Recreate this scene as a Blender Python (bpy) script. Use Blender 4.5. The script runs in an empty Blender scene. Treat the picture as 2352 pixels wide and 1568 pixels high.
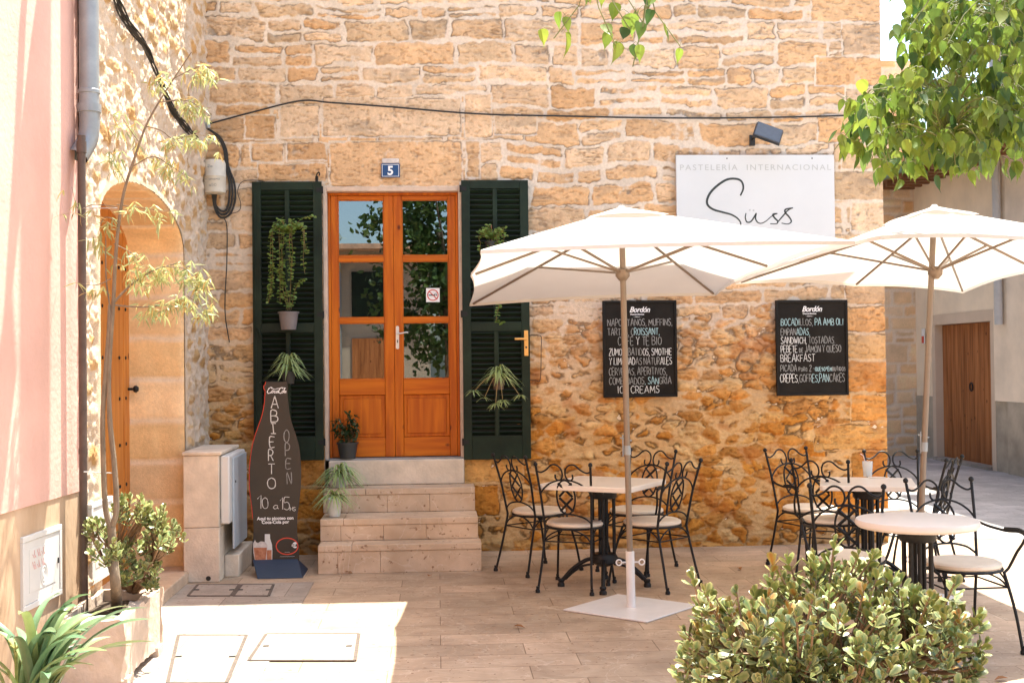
import bpy, bmesh, math, random
import numpy as np
from mathutils import Vector, Matrix, Quaternion
R = math.radians
random.seed(7)
C = bpy.context.scene.collection
S = bpy.context.scene

# ------------------------------------------------------------------ camera
FPX, CX, CY = 2800.0, 1176.0, 784.0
CAM = Vector((0, -10.35, 1.6))
yaw, pitch, roll = R(3.5), math.atan(46/2800), R(0.65)
fwd = Vector((math.sin(yaw)*math.cos(pitch), math.cos(yaw)*math.cos(pitch), math.sin(pitch)))
rt0 = Vector((math.cos(yaw), -math.sin(yaw), 0))
up0 = rt0.cross(fwd)
rt = rt0*math.cos(roll) - up0*math.sin(roll)
up = up0*math.cos(roll) + rt0*math.sin(roll)
def ray(px, py): return fwd + rt*((px-CX)/FPX) + up*((CY-py)/FPX)
def G(px, py, z=0.0):
    d = ray(px, py); t = (z-CAM.z)/d.z; return CAM + d*t
def F(px, py, y=0.0):
    d = ray(px, py); t = (y-CAM.y)/d.y; return CAM + d*t
def XP(px, py, x):
    d = ray(px, py); t = (x-CAM.x)/d.x; return CAM + d*t
def D(px, py, depth): return CAM + ray(px, py)*depth
cd = bpy.data.cameras.new("camera"); cam = bpy.data.objects.new("camera", cd); C.objects.link(cam)
cd.sensor_width = 36; cd.lens = 36*FPX/2352; cd.clip_end = 500; cd.clip_start = 0.05
m = Matrix((rt, up, -fwd)).transposed().to_4x4(); m.translation = CAM; cam.matrix_world = m
S.camera = cam

# ------------------------------------------------------------------ light
SUN = Vector((0.23, 0.30, 1.0)).normalized()
w = bpy.data.worlds.new("World"); S.world = w; w.use_nodes = True
nt = w.node_tree; bg = nt.nodes['Background']
sky = nt.nodes.new('ShaderNodeTexSky'); sky.sky_type = 'NISHITA'; sky.sun_disc = False
sky.sun_elevation = math.asin(SUN.z); sky.sun_rotation = math.atan2(SUN.x, SUN.y)
sky.air_density = 1.0; sky.dust_density = 2.5; sky.ozone_density = 1.0
nt.links.new(sky.outputs[0], bg.inputs[0]); bg.inputs[1].default_value = 0.15
sl = bpy.data.lights.new("sun", 'SUN'); sl.energy = 4.6; sl.angle = R(0.5); sl.color = (1, .93, .84)
so = bpy.data.objects.new("sun", sl); C.objects.link(so)
so.rotation_euler = (-SUN).to_track_quat('-Z', 'Y').to_euler(); so.location = (0, 0, 20)
S.view_settings.view_transform = 'Standard'; S.view_settings.look = 'None'
S.view_settings.gamma = 1; S.view_settings.exposure = 1.95
S.view_settings.use_white_balance = True
S.view_settings.white_balance_temperature = 6450; S.view_settings.white_balance_tint = 3
S.render.resolution_x = 1024; S.render.resolution_y = 682

# ------------------------------------------------------------------ materials
MATS = {}
def mat(name, col, rough=.7, var=.12, scale=6, bump=.0, bscale=60, metal=0, spec=.5, attr=False, trans=0, stretch=(1,1,1), col2=None, thr=None, coat=0):
    if name in MATS: return MATS[name]
    m = bpy.data.materials.new(name); m.use_nodes = True; MATS[name] = m
    n = m.node_tree.nodes; l = m.node_tree.links; p = n['Principled BSDF']
    p.inputs['Roughness'].default_value = rough; p.inputs['Metallic'].default_value = metal
    p.inputs['Specular IOR Level'].default_value = spec; p.inputs['Coat Weight'].default_value = coat
    tc = n.new('ShaderNodeTexCoord'); mp = n.new('ShaderNodeMapping'); mp.inputs['Scale'].default_value = stretch
    l.new(tc.outputs['Object'], mp.inputs[0])
    no = n.new('ShaderNodeTexNoise'); no.inputs['Scale'].default_value = scale; no.inputs['Detail'].default_value = 8; no.inputs['Roughness'].default_value = .6
    l.new(mp.outputs[0], no.inputs['Vector'])
    rp = n.new('ShaderNodeMapRange'); rp.inputs[1].default_value = .3; rp.inputs[2].default_value = .7
    if thr: rp.inputs[1].default_value, rp.inputs[2].default_value = thr
    l.new(no.outputs['Fac'], rp.inputs[0])
    mx = n.new('ShaderNodeMix'); mx.data_type = 'RGBA'
    c = Vector(col[:3]); c2 = Vector(col2[:3]) if col2 else c*(1+var); c1 = c if col2 else c*(1-var)
    l.new(rp.outputs[0], mx.inputs[0])
    mx.inputs[6].default_value = (*c1, 1); mx.inputs[7].default_value = (*c2, 1)
    out = mx.outputs[2]
    if attr:
        at = n.new('ShaderNodeAttribute'); at.attribute_name = 'Col'
        m2 = n.new('ShaderNodeMix'); m2.data_type = 'RGBA'; m2.blend_type = 'MULTIPLY'; m2.inputs[0].default_value = 1
        l.new(out, m2.inputs[6]); l.new(at.outputs['Color'], m2.inputs[7]); out = m2.outputs[2]
    l.new(out, p.inputs['Base Color'])
    if bump:
        nb = n.new('ShaderNodeTexNoise'); nb.inputs['Scale'].default_value = bscale; nb.inputs['Detail'].default_value = 6
        l.new(mp.outputs[0], nb.inputs['Vector'])
        b = n.new('ShaderNodeBump'); b.inputs['Strength'].default_value = bump; b.inputs['Distance'].default_value = .01
        l.new(nb.outputs['Fac'], b.inputs['Height']); l.new(b.outputs[0], p.inputs['Normal'])
    if trans:
        t = n.new('ShaderNodeBsdfTranslucent'); ms = n.new('ShaderNodeMixShader'); ms.inputs[0].default_value = trans
        l.new(out, t.inputs[0]); l.new(p.outputs[0], ms.inputs[1]); l.new(t.outputs[0], ms.inputs[2])
        l.new(ms.outputs[0], n['Material Output'].inputs[0])
    return m
def nodes(m): return m.node_tree.nodes, m.node_tree.links, m.node_tree.nodes['Principled BSDF']

M_wall = mat('rubble_stone', (1,1,1), .9, .10, 45, .5, 120, attr=True, spec=.2)
M_plaster = mat('cream_plaster', (.84,.69,.52), .9, .12, 1.5, .3, 40, spec=.2)
M_pink = mat('pink_render', (.67,.405,.335), .85, .13, 1.6, .35, 35, spec=.25)
M_dado = mat('stained_dado_render', (.58,.42,.29), .9, .25, 3.5, .5, 25, spec=.2, stretch=(1,1,.35), col2=(.38,.25,.15))
M_iron = mat('black_wrought_iron', (.010,.0095,.010), .5, .3, 30, .15, 200, metal=.0, spec=.3)
M_cush = mat('cream_cushion', (.72,.61,.49), .55, .06, 10, .1, 200)
M_tabletop = mat('white_table_laminate', (.74,.66,.59), .35, .03, 8)
M_canvas = mat('white_canvas', (.70,.665,.62), .9, .035, 2.5, .5, 5, trans=.26, spec=.1)
M_pole = mat('taupe_painted_metal', (.23,.175,.13), .4, .08, 12, metal=.3)
M_whitemetal = mat('white_painted_steel', (.72,.69,.67), .35, .05, 8, spec=.5)
M_green = mat('dark_green_paint', (.010,.020,.011), .5, .55, 3.5, .15, 60, spec=.22)
M_hollow = mat('dark_interior', (.012,.011,.010), .9, .2, 3)
M_black = mat('matt_black', (.02,.02,.02), .5, .2, 10)
M_brass = mat('brass', (.72,.42,.14), .35, .1, 20, metal=.7)
M_steel = mat('brushed_steel', (.6,.58,.55), .35, .05, 30, metal=.8)
M_board = mat('chalkboard_black', (.011,.009,.007), .7, .35, 5, col2=(.020,.017,.014), spec=.15)
M_boardframe = mat('board_frame_black', (.010,.009,.008), .55, .2, 12, spec=.2)
M_chalkw = mat('white_chalk', (.62,.62,.60), .9, .25, 60)
M_chalkg = mat('grey_chalk', (.26,.26,.25), .9, .4, 60)
M_chalkb = mat('blue_chalk', (.34,.50,.52), .9, .35, 60)
M_print = mat('white_print', (.82,.82,.82), .5, .02, 10)
M_red = mat('red_print', (.62,.06,.03), .5, .05, 10)
M_sign = mat('white_sign_panel', (.61,.62,.63), .35, .03, 2)
M_signgrey = mat('pale_grey_print', (.44,.45,.45), .5, .05, 10)
M_ink = mat('dark_print', (.03,.035,.035), .4, .1, 10)
M_blueplate = mat('blue_enamel', (.012,.05,.16), .25, .1, 10)
M_navy = mat('navy_plastic', (.02,.035,.065), .45, .1, 10)
M_potgrey = mat('grey_plastic_pot', (.16,.14,.14), .5, .1, 12)
M_potwhite = mat('white_enamel_pot', (.62,.62,.58), .35, .08, 12)
M_potdark = mat('dark_plastic_pot', (.03,.032,.032), .5, .1, 12)
M_soil = mat('soil', (.06,.04,.025), .95, .4, 40, .6, 90)
M_rock = mat('weathered_stone_trough', (.55,.43,.34), .9, .18, 7, .8, 22, spec=.2)
M_zinc = mat('grey_zinc', (.30,.32,.335), .42, .15, 9, .05, 40, metal=.35)
M_rust = mat('brown_painted_pipe', (.10,.065,.05), .6, .25, 14, .1, 60)
M_cable = mat('black_cable', (.02,.018,.016), .6, .3, 30)
M_cabinet = mat('white_cabinet', (.62,.60,.57), .5, .05, 6, .05, 30)
M_greybox = mat('pale_blue_grey_cabinet', (.42,.46,.50), .5, .06, 6)
M_conc = mat('weathered_concrete', (.64,.54,.43), .9, .18, 6, .4, 50, spec=.2)
M_plastic = mat('off_white_plastic', (.60,.55,.46), .5, .1, 12)
M_leaf = mat('foliage', (1,1,1), .42, .12, 25, trans=.46, attr=True, spec=.45)
M_succ = mat('succulent_foliage', (1,1,1), .32, .12, 25, trans=.16, attr=True, spec=.5)
M_bark = mat('grey_brown_bark', (.20,.15,.10), .85, .3, 25, .6, 60, stretch=(1,1,.4))
M_stem = mat('woody_succulent_stem', (.27,.17,.10), .8, .25, 30, .3, 60)
M_rooftile = mat('clay_roof_tile', (.50,.30,.19), .85, .3, 8)
M_oldwood = mat('brown_eave_wood', (.20,.09,.04), .7, .3, 8, .2, 30)
M_drygreen = mat('green_painted_gutter', (.12,.22,.16), .6, .2, 8)
M_dry = mat('dry_leaf', (.28,.12,.04), .8, .3, 30)

def wood(name, c1, c2, scale=1.0, axis=2, rough=.45, coat=.04):
    m = bpy.data.materials.new(name); m.use_nodes = True
    n, l, p = nodes(m); p.inputs['Roughness'].default_value = rough; p.inputs['Specular IOR Level'].default_value = .22; p.inputs['Coat Weight'].default_value = coat; p.inputs['Coat Roughness'].default_value = .25
    tc = n.new('ShaderNodeTexCoord'); mp = n.new('ShaderNodeMapping'); s = [14*scale]*3; s[axis] = .9*scale; mp.inputs['Scale'].default_value = s
    l.new(tc.outputs['Object'], mp.inputs[0])
    no = n.new('ShaderNodeTexNoise'); no.inputs['Scale'].default_value = 1.6; no.inputs['Detail'].default_value = 7; no.inputs['Distortion'].default_value = .6
    l.new(mp.outputs[0], no.inputs['Vector'])
    cr = n.new('ShaderNodeValToRGB'); cr.color_ramp.elements[0].position = .36; cr.color_ramp.elements[1].position = .64
    cr.color_ramp.elements[0].color = (*c1,1); cr.color_ramp.elements[1].color = (*c2,1)
    l.new(no.outputs['Fac'], cr.inputs[0])
    # knots
    mk = n.new('ShaderNodeMapping'); ks = [5.5]*3; ks[axis] = 3.4; mk.inputs['Scale'].default_value = ks; l.new(tc.outputs['Object'], mk.inputs[0])
    vo = n.new('ShaderNodeTexVoronoi'); vo.inputs['Scale'].default_value = 1.0; l.new(mk.outputs[0], vo.inputs['Vector'])
    kr = n.new('ShaderNodeMapRange'); kr.inputs[1].default_value = .05; kr.inputs[2].default_value = .11; l.new(vo.outputs['Distance'], kr.inputs[0])
    mx = n.new('ShaderNodeMix'); mx.data_type = 'RGBA'; l.new(kr.outputs[0], mx.inputs[0])
    mx.inputs[6].default_value = (c1[0]*.28, c1[1]*.22, c1[2]*.3, 1); l.new(cr.outputs[0], mx.inputs[7])
    l.new(mx.outputs[2], p.inputs['Base Color'])
    return m
M_door = wood('honey_pine_vertical', (.40,.080,.003), (.56,.145,.006))
M_doorh = wood('honey_pine_horizontal', (.42,.085,.003), (.57,.150,.006), axis=0)
M_plank = wood('old_pine_planks', (.46,.15,.025), (.60,.23,.045), coat=.1, rough=.55)
M_brown = wood('brown_garage_boards', (.22,.075,.022), (.42,.160,.055), coat=0, rough=.65, scale=.7)

def marble(name, c1, c2, vein, jx=None, jy=None, rough=.45):
    m = bpy.data.materials.new(name); m.use_nodes = True
    n, l, p = nodes(m); p.inputs['Roughness'].default_value = rough
    g = n.new('ShaderNodeNewGeometry')
    no = n.new('ShaderNodeTexNoise'); no.inputs['Scale'].default_value = 3.2; no.inputs['Detail'].default_value = 9; no.inputs['Distortion'].default_value = 1.2
    l.new(g.outputs['Position'], no.inputs['Vector'])
    cr = n.new('ShaderNodeValToRGB'); e = cr.color_ramp.elements; e[0].position = .35; e[1].position = .68; e[0].color = (*c1,1); e[1].color = (*c2,1)
    l.new(no.outputs['Fac'], cr.inputs[0])
    n2 = n.new('ShaderNodeTexNoise'); n2.inputs['Scale'].default_value = 2.0; n2.inputs['Detail'].default_value = 5; n2.inputs['Distortion'].default_value = 2.4
    l.new(g.outputs['Position'], n2.inputs['Vector'])
    ab = n.new('ShaderNodeMath'); ab.operation = 'SUBTRACT'; ab.inputs[1].default_value = .5; l.new(n2.outputs['Fac'], ab.inputs[0])
    a2 = n.new('ShaderNodeMath'); a2.operation = 'ABSOLUTE'; l.new(ab.outputs[0], a2.inputs[0])
    mr = n.new('ShaderNodeMapRange'); mr.inputs[1].default_value = 0; mr.inputs[2].default_value = .012; mr.inputs[3].default_value = .6; mr.inputs[4].default_value = 0; l.new(a2.outputs[0], mr.inputs[0])
    mx = n.new('ShaderNodeMix'); mx.data_type = 'RGBA'; l.new(mr.outputs[0], mx.inputs[0]); l.new(cr.outputs[0], mx.inputs[6]); mx.inputs[7].default_value = (*vein, 1)
    # pits
    n3 = n.new('ShaderNodeTexNoise'); n3.inputs['Scale'].default_value = 30; n3.inputs['Detail'].default_value = 3; l.new(g.outputs['Position'], n3.inputs['Vector'])
    r3 = n.new('ShaderNodeMapRange'); r3.inputs[1].default_value = .30; r3.inputs[2].default_value = .36; l.new(n3.outputs['Fac'], r3.inputs[0])
    m3 = n.new('ShaderNodeMix'); m3.data_type = 'RGBA'; l.new(r3.outputs[0], m3.inputs[0]); m3.inputs[6].default_value = (c1[0]*.55, c1[1]*.45, c1[2]*.38, 1); l.new(mx.outputs[2], m3.inputs[7])
    out = m3.outputs[2]; hgt = r3.outputs[0]
    if jx:
        mp = n.new('ShaderNodeMapping'); l.new(g.outputs['Position'], mp.inputs[0])
        br = n.new('ShaderNodeTexBrick'); br.inputs['Scale'].default_value = 1; br.inputs['Brick Width'].default_value = jx; br.inputs['Row Height'].default_value = jy
        br.inputs['Mortar Size'].default_value = .0035; br.inputs['Mortar Smooth'].default_value = .4; br.offset = .37; br.squash = 1; br.inputs['Bias'].default_value = -.2
        br.inputs['Color1'].default_value = (1.06,1.02,1.0,1); br.inputs['Color2'].default_value = (.74,.72,.70,1); br.inputs['Mortar'].default_value = (.48,.42,.37,1)
        l.new(mp.outputs[0], br.inputs['Vector'])
        m4 = n.new('ShaderNodeMix'); m4.data_type = 'RGBA'; m4.blend_type = 'MULTIPLY'; m4.inputs[0].default_value = 1
        l.new(out, m4.inputs[6]); l.new(br.outputs['Color'], m4.inputs[7]); out = m4.outputs[2]
        b = n.new('ShaderNodeBump'); b.invert = True; b.inputs['Strength'].default_value = .3; b.inputs['Distance'].default_value = .003; l.new(br.outputs['Fac'], b.inputs['Height']); 
        b2 = n.new('ShaderNodeBump'); b2.inputs['Strength'].default_value = .25; b2.inputs['Distance'].default_value = .004; l.new(hgt, b2.inputs['Height']); l.new(b.outputs[0], b2.inputs['Normal']); l.new(b2.outputs[0], p.inputs['Normal'])
    else:
        b2 = n.new('ShaderNodeBump'); b2.inputs['Strength'].default_value = .4; b2.inputs['Distance'].default_value = .004; l.new(hgt, b2.inputs['Height']); l.new(b2.outputs[0], p.inputs['Normal'])
    # broad stains, worn and dirty patches
    ns = n.new('ShaderNodeTexNoise'); ns.inputs['Scale'].default_value = 1.1; ns.inputs['Detail'].default_value = 10; ns.inputs['Roughness'].default_value = .68; l.new(g.outputs['Position'], ns.inputs['Vector'])
    rs_ = n.new('ShaderNodeMapRange'); rs_.inputs[1].default_value = .42; rs_.inputs[2].default_value = .62; rs_.inputs[3].default_value = .80; rs_.inputs[4].default_value = 1.08; l.new(ns.outputs['Fac'], rs_.inputs[0])
    sp_ = n.new('ShaderNodeTexVoronoi'); sp_.inputs['Scale'].default_value = 5.5; l.new(g.outputs['Position'], sp_.inputs['Vector'])
    sr = n.new('ShaderNodeMapRange'); sr.inputs[1].default_value = .03; sr.inputs[2].default_value = .06; sr.inputs[3].default_value = .72; sr.inputs[4].default_value = 1; l.new(sp_.outputs['Distance'], sr.inputs[0])
    mm = n.new('ShaderNodeMath'); mm.operation = 'MULTIPLY'; l.new(rs_.outputs[0], mm.inputs[0]); l.new(sr.outputs[0], mm.inputs[1])
    m5 = n.new('ShaderNodeMix'); m5.data_type = 'RGBA'; m5.blend_type = 'MULTIPLY'; m5.inputs[0].default_value = 1; l.new(out, m5.inputs[6]); l.new(mm.outputs[0], m5.inputs[7]); out = m5.outputs[2]
    l.new(out, p.inputs['Base Color'])
    return m
M_pave = marble('marble_paving', (.44,.32,.22), (.56,.43,.305), (.68,.57,.44), .74, .262, .5)
M_alley = marble('grey_stone_setts', (.44,.41,.40), (.54,.51,.50), (.60,.57,.56), .40, .26, .6)
M_step = marble('beige_marble_steps', (.56,.40,.265), (.67,.51,.37), (.76,.63,.50), None, None, .5)
M_slab = marble('pale_concrete_slab', (.34,.29,.245), (.42,.365,.31), (.46,.40,.35), 1.07, .62, .8)

def glass_mat():
    m = bpy.data.materials.new('window_glass'); m.use_nodes = True; n, l, p = nodes(m)
    n.remove(p)
    gl = n.new('ShaderNodeBsdfGlossy'); gl.inputs['Roughness'].default_value = .005; gl.inputs[0].default_value = (.9,.95,1,1)
    tr = n.new('ShaderNodeBsdfTransparent'); tr.inputs[0].default_value = (.5,.52,.5,1)
    ly = n.new('ShaderNodeFresnel'); ly.inputs['IOR'].default_value = 1.9
    ad = n.new('ShaderNodeMath'); ad.inputs[1].default_value = .07; l.new(ly.outputs[0], ad.inputs[0])
    mx = n.new('ShaderNodeMixShader'); l.new(ad.outputs[0], mx.inputs[0]); l.new(tr.outputs[0], mx.inputs[1]); l.new(gl.outputs[0], mx.inputs[2])
    l.new(mx.outputs[0], n['Material Output'].inputs[0]); return m
M_glass = glass_mat()
def tumbler_mat():
    m = bpy.data.materials.new('clear_tumbler_glass'); m.use_nodes = True; n, l, p = nodes(m)
    p.inputs['Transmission Weight'].default_value = .62; p.inputs['Roughness'].default_value = .08; p.inputs['IOR'].default_value = 1.3; p.inputs['Base Color'].default_value = (.95,.97,.97,1)
    return m
M_tumbler = tumbler_mat()

# ------------------------------------------------------------------ mesh helpers
def tag(o, label=None, cat=None, group=None, kind=None):
    if label: o['label'] = label
    if cat: o['category'] = cat
    if group: o['group'] = group
    if kind: o['kind'] = kind
    return o
def thing(name, label, cat, loc=(0,0,0), rz=0, group=None):
    o = bpy.data.objects.new(name, None); C.objects.link(o); o.empty_display_size = .1
    o.location = loc; o.rotation_euler = (0,0,rz); return tag(o, label, cat, group)
def catmull(pts, n=6, closed=False):
    P = [Vector(p) for p in pts]; out = []
    N = len(P); rng = range(N if closed else N-1)
    for i in rng:
        p1, p2 = P[i], P[(i+1) % N]
        p0 = P[i-1] if (i > 0 or closed) else p1*2-p2
        p3 = P[(i+2) % N] if (i+2 < N or closed) else p2*2-p1
        for k in range(n):
            t = k/n
            out.append(.5*((2*p1)+(p2-p0)*t+(2*p0-5*p1+4*p2-p3)*t*t+(3*p1-p0-3*p2+p3)*t**3))
    if not closed: out.append(P[-1])
    return out
class MB:
    def __init__(s): s.v = []; s.f = []; s.c = []; s.col = None
    def add(s, vs, fs, col=None):
        o = len(s.v); s.v += [tuple(x) for x in vs]; s.f += [tuple(i+o for i in f) for f in fs]
        col = col or s.col or (1,1,1); s.c += [col]*len(vs); return s
    def box(s, c, d, M=None, col=None):
        x, y, z = c; a, b, h = d[0]/2, d[1]/2, d[2]/2
        vs = [Vector((x+i*a, y+j*b, z+k*h)) for k in (-1,1) for j in (-1,1) for i in (-1,1)]
        if M is not None: vs = [M @ v for v in vs]
        return s.add(vs, [(0,2,3,1),(4,5,7,6),(0,1,5,4),(2,6,7,3),(0,4,6,2),(1,3,7,5)], col)
    def bb(s, a, b, col=None):
        return s.box([(a[i]+b[i])/2 for i in range(3)], [abs(b[i]-a[i]) for i in range(3)], col=col)
    def tube(s, pts, r, seg=8, closed=False, cap=True, col=None, flat=None):
        P = [Vector(p) for p in pts]; n = len(P)
        rr = r if isinstance(r, (list, tuple)) else [r]*n
        vs = []; prev = None
        for i in range(n):
            if closed: t = P[(i+1) % n]-P[i-1]
            else: t = P[min(i+1, n-1)]-P[max(i-1, 0)]
            if t.length < 1e-9: t = Vector((0,0,1))
            t.normalize()
            if prev is None:
                a = Vector((0,0,1)) if abs(t.z) < .9 else Vector((1,0,0))
                u = a.cross(t).normalized()
            else:
                u = prev - t*prev.dot(t)
                if u.length < 1e-6: u = t.orthogonal()
                u.normalize()
            prev = u; wv = t.cross(u)
            for k in range(seg):
                a = 2*math.pi*k/seg
                vs.append(P[i]+(u*math.cos(a)+wv*math.sin(a))*rr[i])
        fs = []
        for i in range(n if closed else n-1):
            j = (i+1) % n
            for k in range(seg):
                k2 = (k+1) % seg; fs.append((i*seg+k, i*seg+k2, j*seg+k2, j*seg+k))
        if cap and not closed:
            fs.append(tuple(range(seg))[::-1]); fs.append(tuple((n-1)*seg+k for k in range(seg)))
        return s.add(vs, fs, col)
    def lathe(s, prof, c=(0,0,0), seg=20, col=None, M=None, cap=True):
        vs = []; n = len(prof)
        for (r, z) in prof:
            for k in range(seg):
                a = 2*math.pi*k/seg; v = Vector((c[0]+r*math.cos(a), c[1]+r*math.sin(a), c[2]+z)); vs.append(M @ v if M is not None else v)
        fs = [(i*seg+k, i*seg+(k+1) % seg, (i+1)*seg+(k+1) % seg, (i+1)*seg+k) for i in range(n-1) for k in range(seg)]
        if cap: fs.append(tuple(range(seg))[::-1]); fs.append(tuple((n-1)*seg+k for k in range(seg)))
        return s.add(vs, fs, col)
    def prism(s, poly, a, b, fn, col=None):   # poly (u,v); fn(u,v,t) -> world
        n = len(poly); vs = [fn(u, v, a) for u, v in poly]+[fn(u, v, b) for u, v in poly]
        fs = [tuple(range(n)), tuple(range(n, 2*n))[::-1]]+[(i, i+n, (i+1) % n+n, (i+1) % n) for i in range(n)]
        return s.add(vs, fs, col)
    def ribbon(s, pts, w, nrm, col=None):     # flat strip
        P = [Vector(p) for p in pts]; nrm = Vector(nrm); vs = []
        for i in range(len(P)):
            t = P[min(i+1, len(P)-1)]-P[max(i-1, 0)]
            if t.length < 1e-9: t = Vector((1,0,0))
            sd = t.cross(nrm); sd.normalize(); ww = w[i] if isinstance(w, list) else w
            vs += [P[i]+sd*ww/2, P[i]-sd*ww/2]
        return s.add(vs, [(2*i, 2*i+1, 2*i+3, 2*i+2) for i in range(len(P)-1)], col)
    def leaf(s, p, d, nrm, L, W, prof, droop=0, cup=.12, col=None, seg=5):
        # prof: list of (t,width factor)
        p = Vector(p); d = Vector(d).normalized(); nrm = Vector(nrm); nrm = nrm-d*nrm.dot(d)
        if nrm.length < 1e-5: nrm = d.orthogonal()
        nrm.normalize(); sd = d.cross(nrm); vs = []
        for t, wf in prof:
            c = p+d*(L*t)-nrm*(droop*L*t*t)
            vs += [c+sd*(W/2*wf)+nrm*(cup*W*wf), c, c-sd*(W/2*wf)+nrm*(cup*W*wf)]
        fs = []
        for i in range(len(prof)-1):
            a = 3*i; fs += [(a, a+1, a+4, a+3), (a+1, a+2, a+5, a+4)]
        return s.add(vs, fs, col)
    def fat(s, p, d, nrm, L, W, T, col=None, edge=None):
        # fleshy obovate leaf
        p = Vector(p); d = Vector(d).normalized(); nrm = Vector(nrm); nrm = nrm-d*nrm.dot(d)
        if nrm.length < 1e-5: nrm = d.orthogonal()
        nrm.normalize(); sd = d.cross(nrm)
        out = [(0,.12),(.3,.55),(.62,.98),(.86,.82),(1.0,.0)]
        o = len(s.v); cols = []; vs = []
        for t, wf in out:
            c = p+d*(L*t)+nrm*(.10*L*t*t)
            for q, hh in ((1, .35), (0, -.25), (-1, .35), (0, 1.0)):
                vs.append(c+sd*(W/2*wf*q)+nrm*(T*(hh*(wf if wf > 0 else 0))))
                cols.append(edge if (edge and (q != 0 or t == 1)) else (col or (1,1,1)))
        fs = [(4*i+k, 4*i+(k+1) % 4, 4*i+4+(k+1) % 4, 4*i+4+k) for i in range(4) for k in range(4)]
        s.v += [tuple(x) for x in vs]; s.f += [tuple(i+o for i in f) for f in fs]; s.c += cols
        return s
    def build(s, name, material, parent=None, smooth=True, bev=0, M=None):
        me = bpy.data.meshes.new(name)
        vs = s.v if M is None else [tuple(M @ Vector(v)) for v in s.v]
        me.from_pydata(vs, [], s.f); me.validate()
        if any(c != (1,1,1) for c in s.c[:2000]) and len(me.vertices) == len(s.c):
            a = me.color_attributes.new('Col', 'FLOAT_COLOR', 'POINT')
            a.data.foreach_set('color', np.array([(*c[:3], 1) for c in s.c], dtype=np.float32).ravel())
        me.materials.append(material)
        if smooth:
            me.polygons.foreach_set('use_smooth', [True]*len(me.polygons))
            me.set_sharp_from_angle(angle=R(38))
        o = bpy.data.objects.new(name, me); C.objects.link(o)
        if parent: o.parent = parent
        if bev:
            bm_ = o.modifiers.new('Bevel', 'BEVEL'); bm_.width = bev; bm_.segments = 2; bm_.limit_method = 'ANGLE'; bm_.angle_limit = R(40)
        return o
def copy_tree(o, parent=None):
    c = o.copy(); C.objects.link(c); c.parent = parent
    for ch in o.children: copy_tree(ch, c)
    return c

# ------------------------------------------------------------------ numpy noise
_rt = np.random.RandomState(3).rand(256, 256)
def vn(x, y):
    xi = np.floor(x).astype(int); yi = np.floor(y).astype(int); fx = x-xi; fy = y-yi
    fx = fx*fx*(3-2*fx); fy = fy*fy*(3-2*fy)
    a = _rt[xi & 255, yi & 255]; b = _rt[(xi+1) & 255, yi & 255]; c = _rt[xi & 255, (yi+1) & 255]; d = _rt[(xi+1) & 255, (yi+1) & 255]
    return (a*(1-fx)+b*fx)*(1-fy)+(c*(1-fx)+d*fx)*fy
def fbm(x, y, f=1., o=4, g=.5):
    s = 0; a = 1; t = 0
    for i in range(o): s = s+a*vn(x*f+i*17.3, y*f+i*9.1); t += a; a *= g; f *= 2.03
    return s/t
def sst(a, b, x):
    t = np.clip((x-a)/(b-a), 0, 1); return t*t*(3-2*t)
def rbox(du, dv, r):
    ax = np.maximum(r-du, 0); av = np.maximum(r-dv, 0)
    return np.minimum(np.minimum(du, dv), r-np.sqrt(ax*ax+av*av))
UP_PAL = np.array([(.65,.44,.265),(.62,.40,.225),(.67,.47,.30),(.60,.42,.26),(.63,.385,.20),(.66,.48,.32)])
LO_PAL = np.array([(.58,.27,.065),(.52,.21,.035),(.62,.34,.11),(.46,.21,.05),(.64,.40,.17),(.56,.24,.04)])
def coursed(U, V, seed, hmin=.11, hmax=.21, wmin=.16, wmax=.55, warp=1., pal=UP_PAL, gap=.011, vmax=8, umin=-8, umax=8):
    rs = np.random.RandomState(seed)
    u = U+warp*(.05*(fbm(U+3, V+7, 3.2, 3)-.5)+.02*(fbm(U, V, 14, 2)-.5))
    v = V+warp*(.09*(fbm(U*.8+31, V+1, 2.1, 3)-.5)+.022*(fbm(U+5, V+9, 16, 2)-.5))
    d = np.full(U.shape, -1.0); sid = np.zeros(U.shape, int); rel = np.zeros(U.shape); k = 0; z = -.3
    while z < vmax:
        h = rs.uniform(hmin, hmax); row = (v >= z) & (v < z+h)
        x = umin-rs.rand()*.3; bx = [x]
        while x < umax: x += rs.uniform(wmin, wmax)*(.8+h*1.6); bx.append(x)
        bx = np.array(bx)
        if row.any():
            uu = u[row]; vv = v[row]; i = np.clip(np.searchsorted(bx, uu)-1, 0, len(bx)-2)
            du = np.minimum(uu-bx[i], bx[i+1]-uu); dv = np.minimum(vv-z, z+h-vv)
            # some stones split in two thin layers
            sp = (rs.rand(len(bx)) < .22)[i]; mid = z+h*.5
            dv = np.where(sp, np.minimum(dv, np.abs(vv-mid)), dv)
            sh = (rs.rand(len(bx))*.022)[i]
            d[row] = rbox(du, dv, .034)-gap-sh*.6; sid[row] = k+i*2+(sp & (vv > mid)); rel[row] = (vv-z)/h
        k += len(bx)*2+3; z += h
    return d, sid, rel
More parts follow.
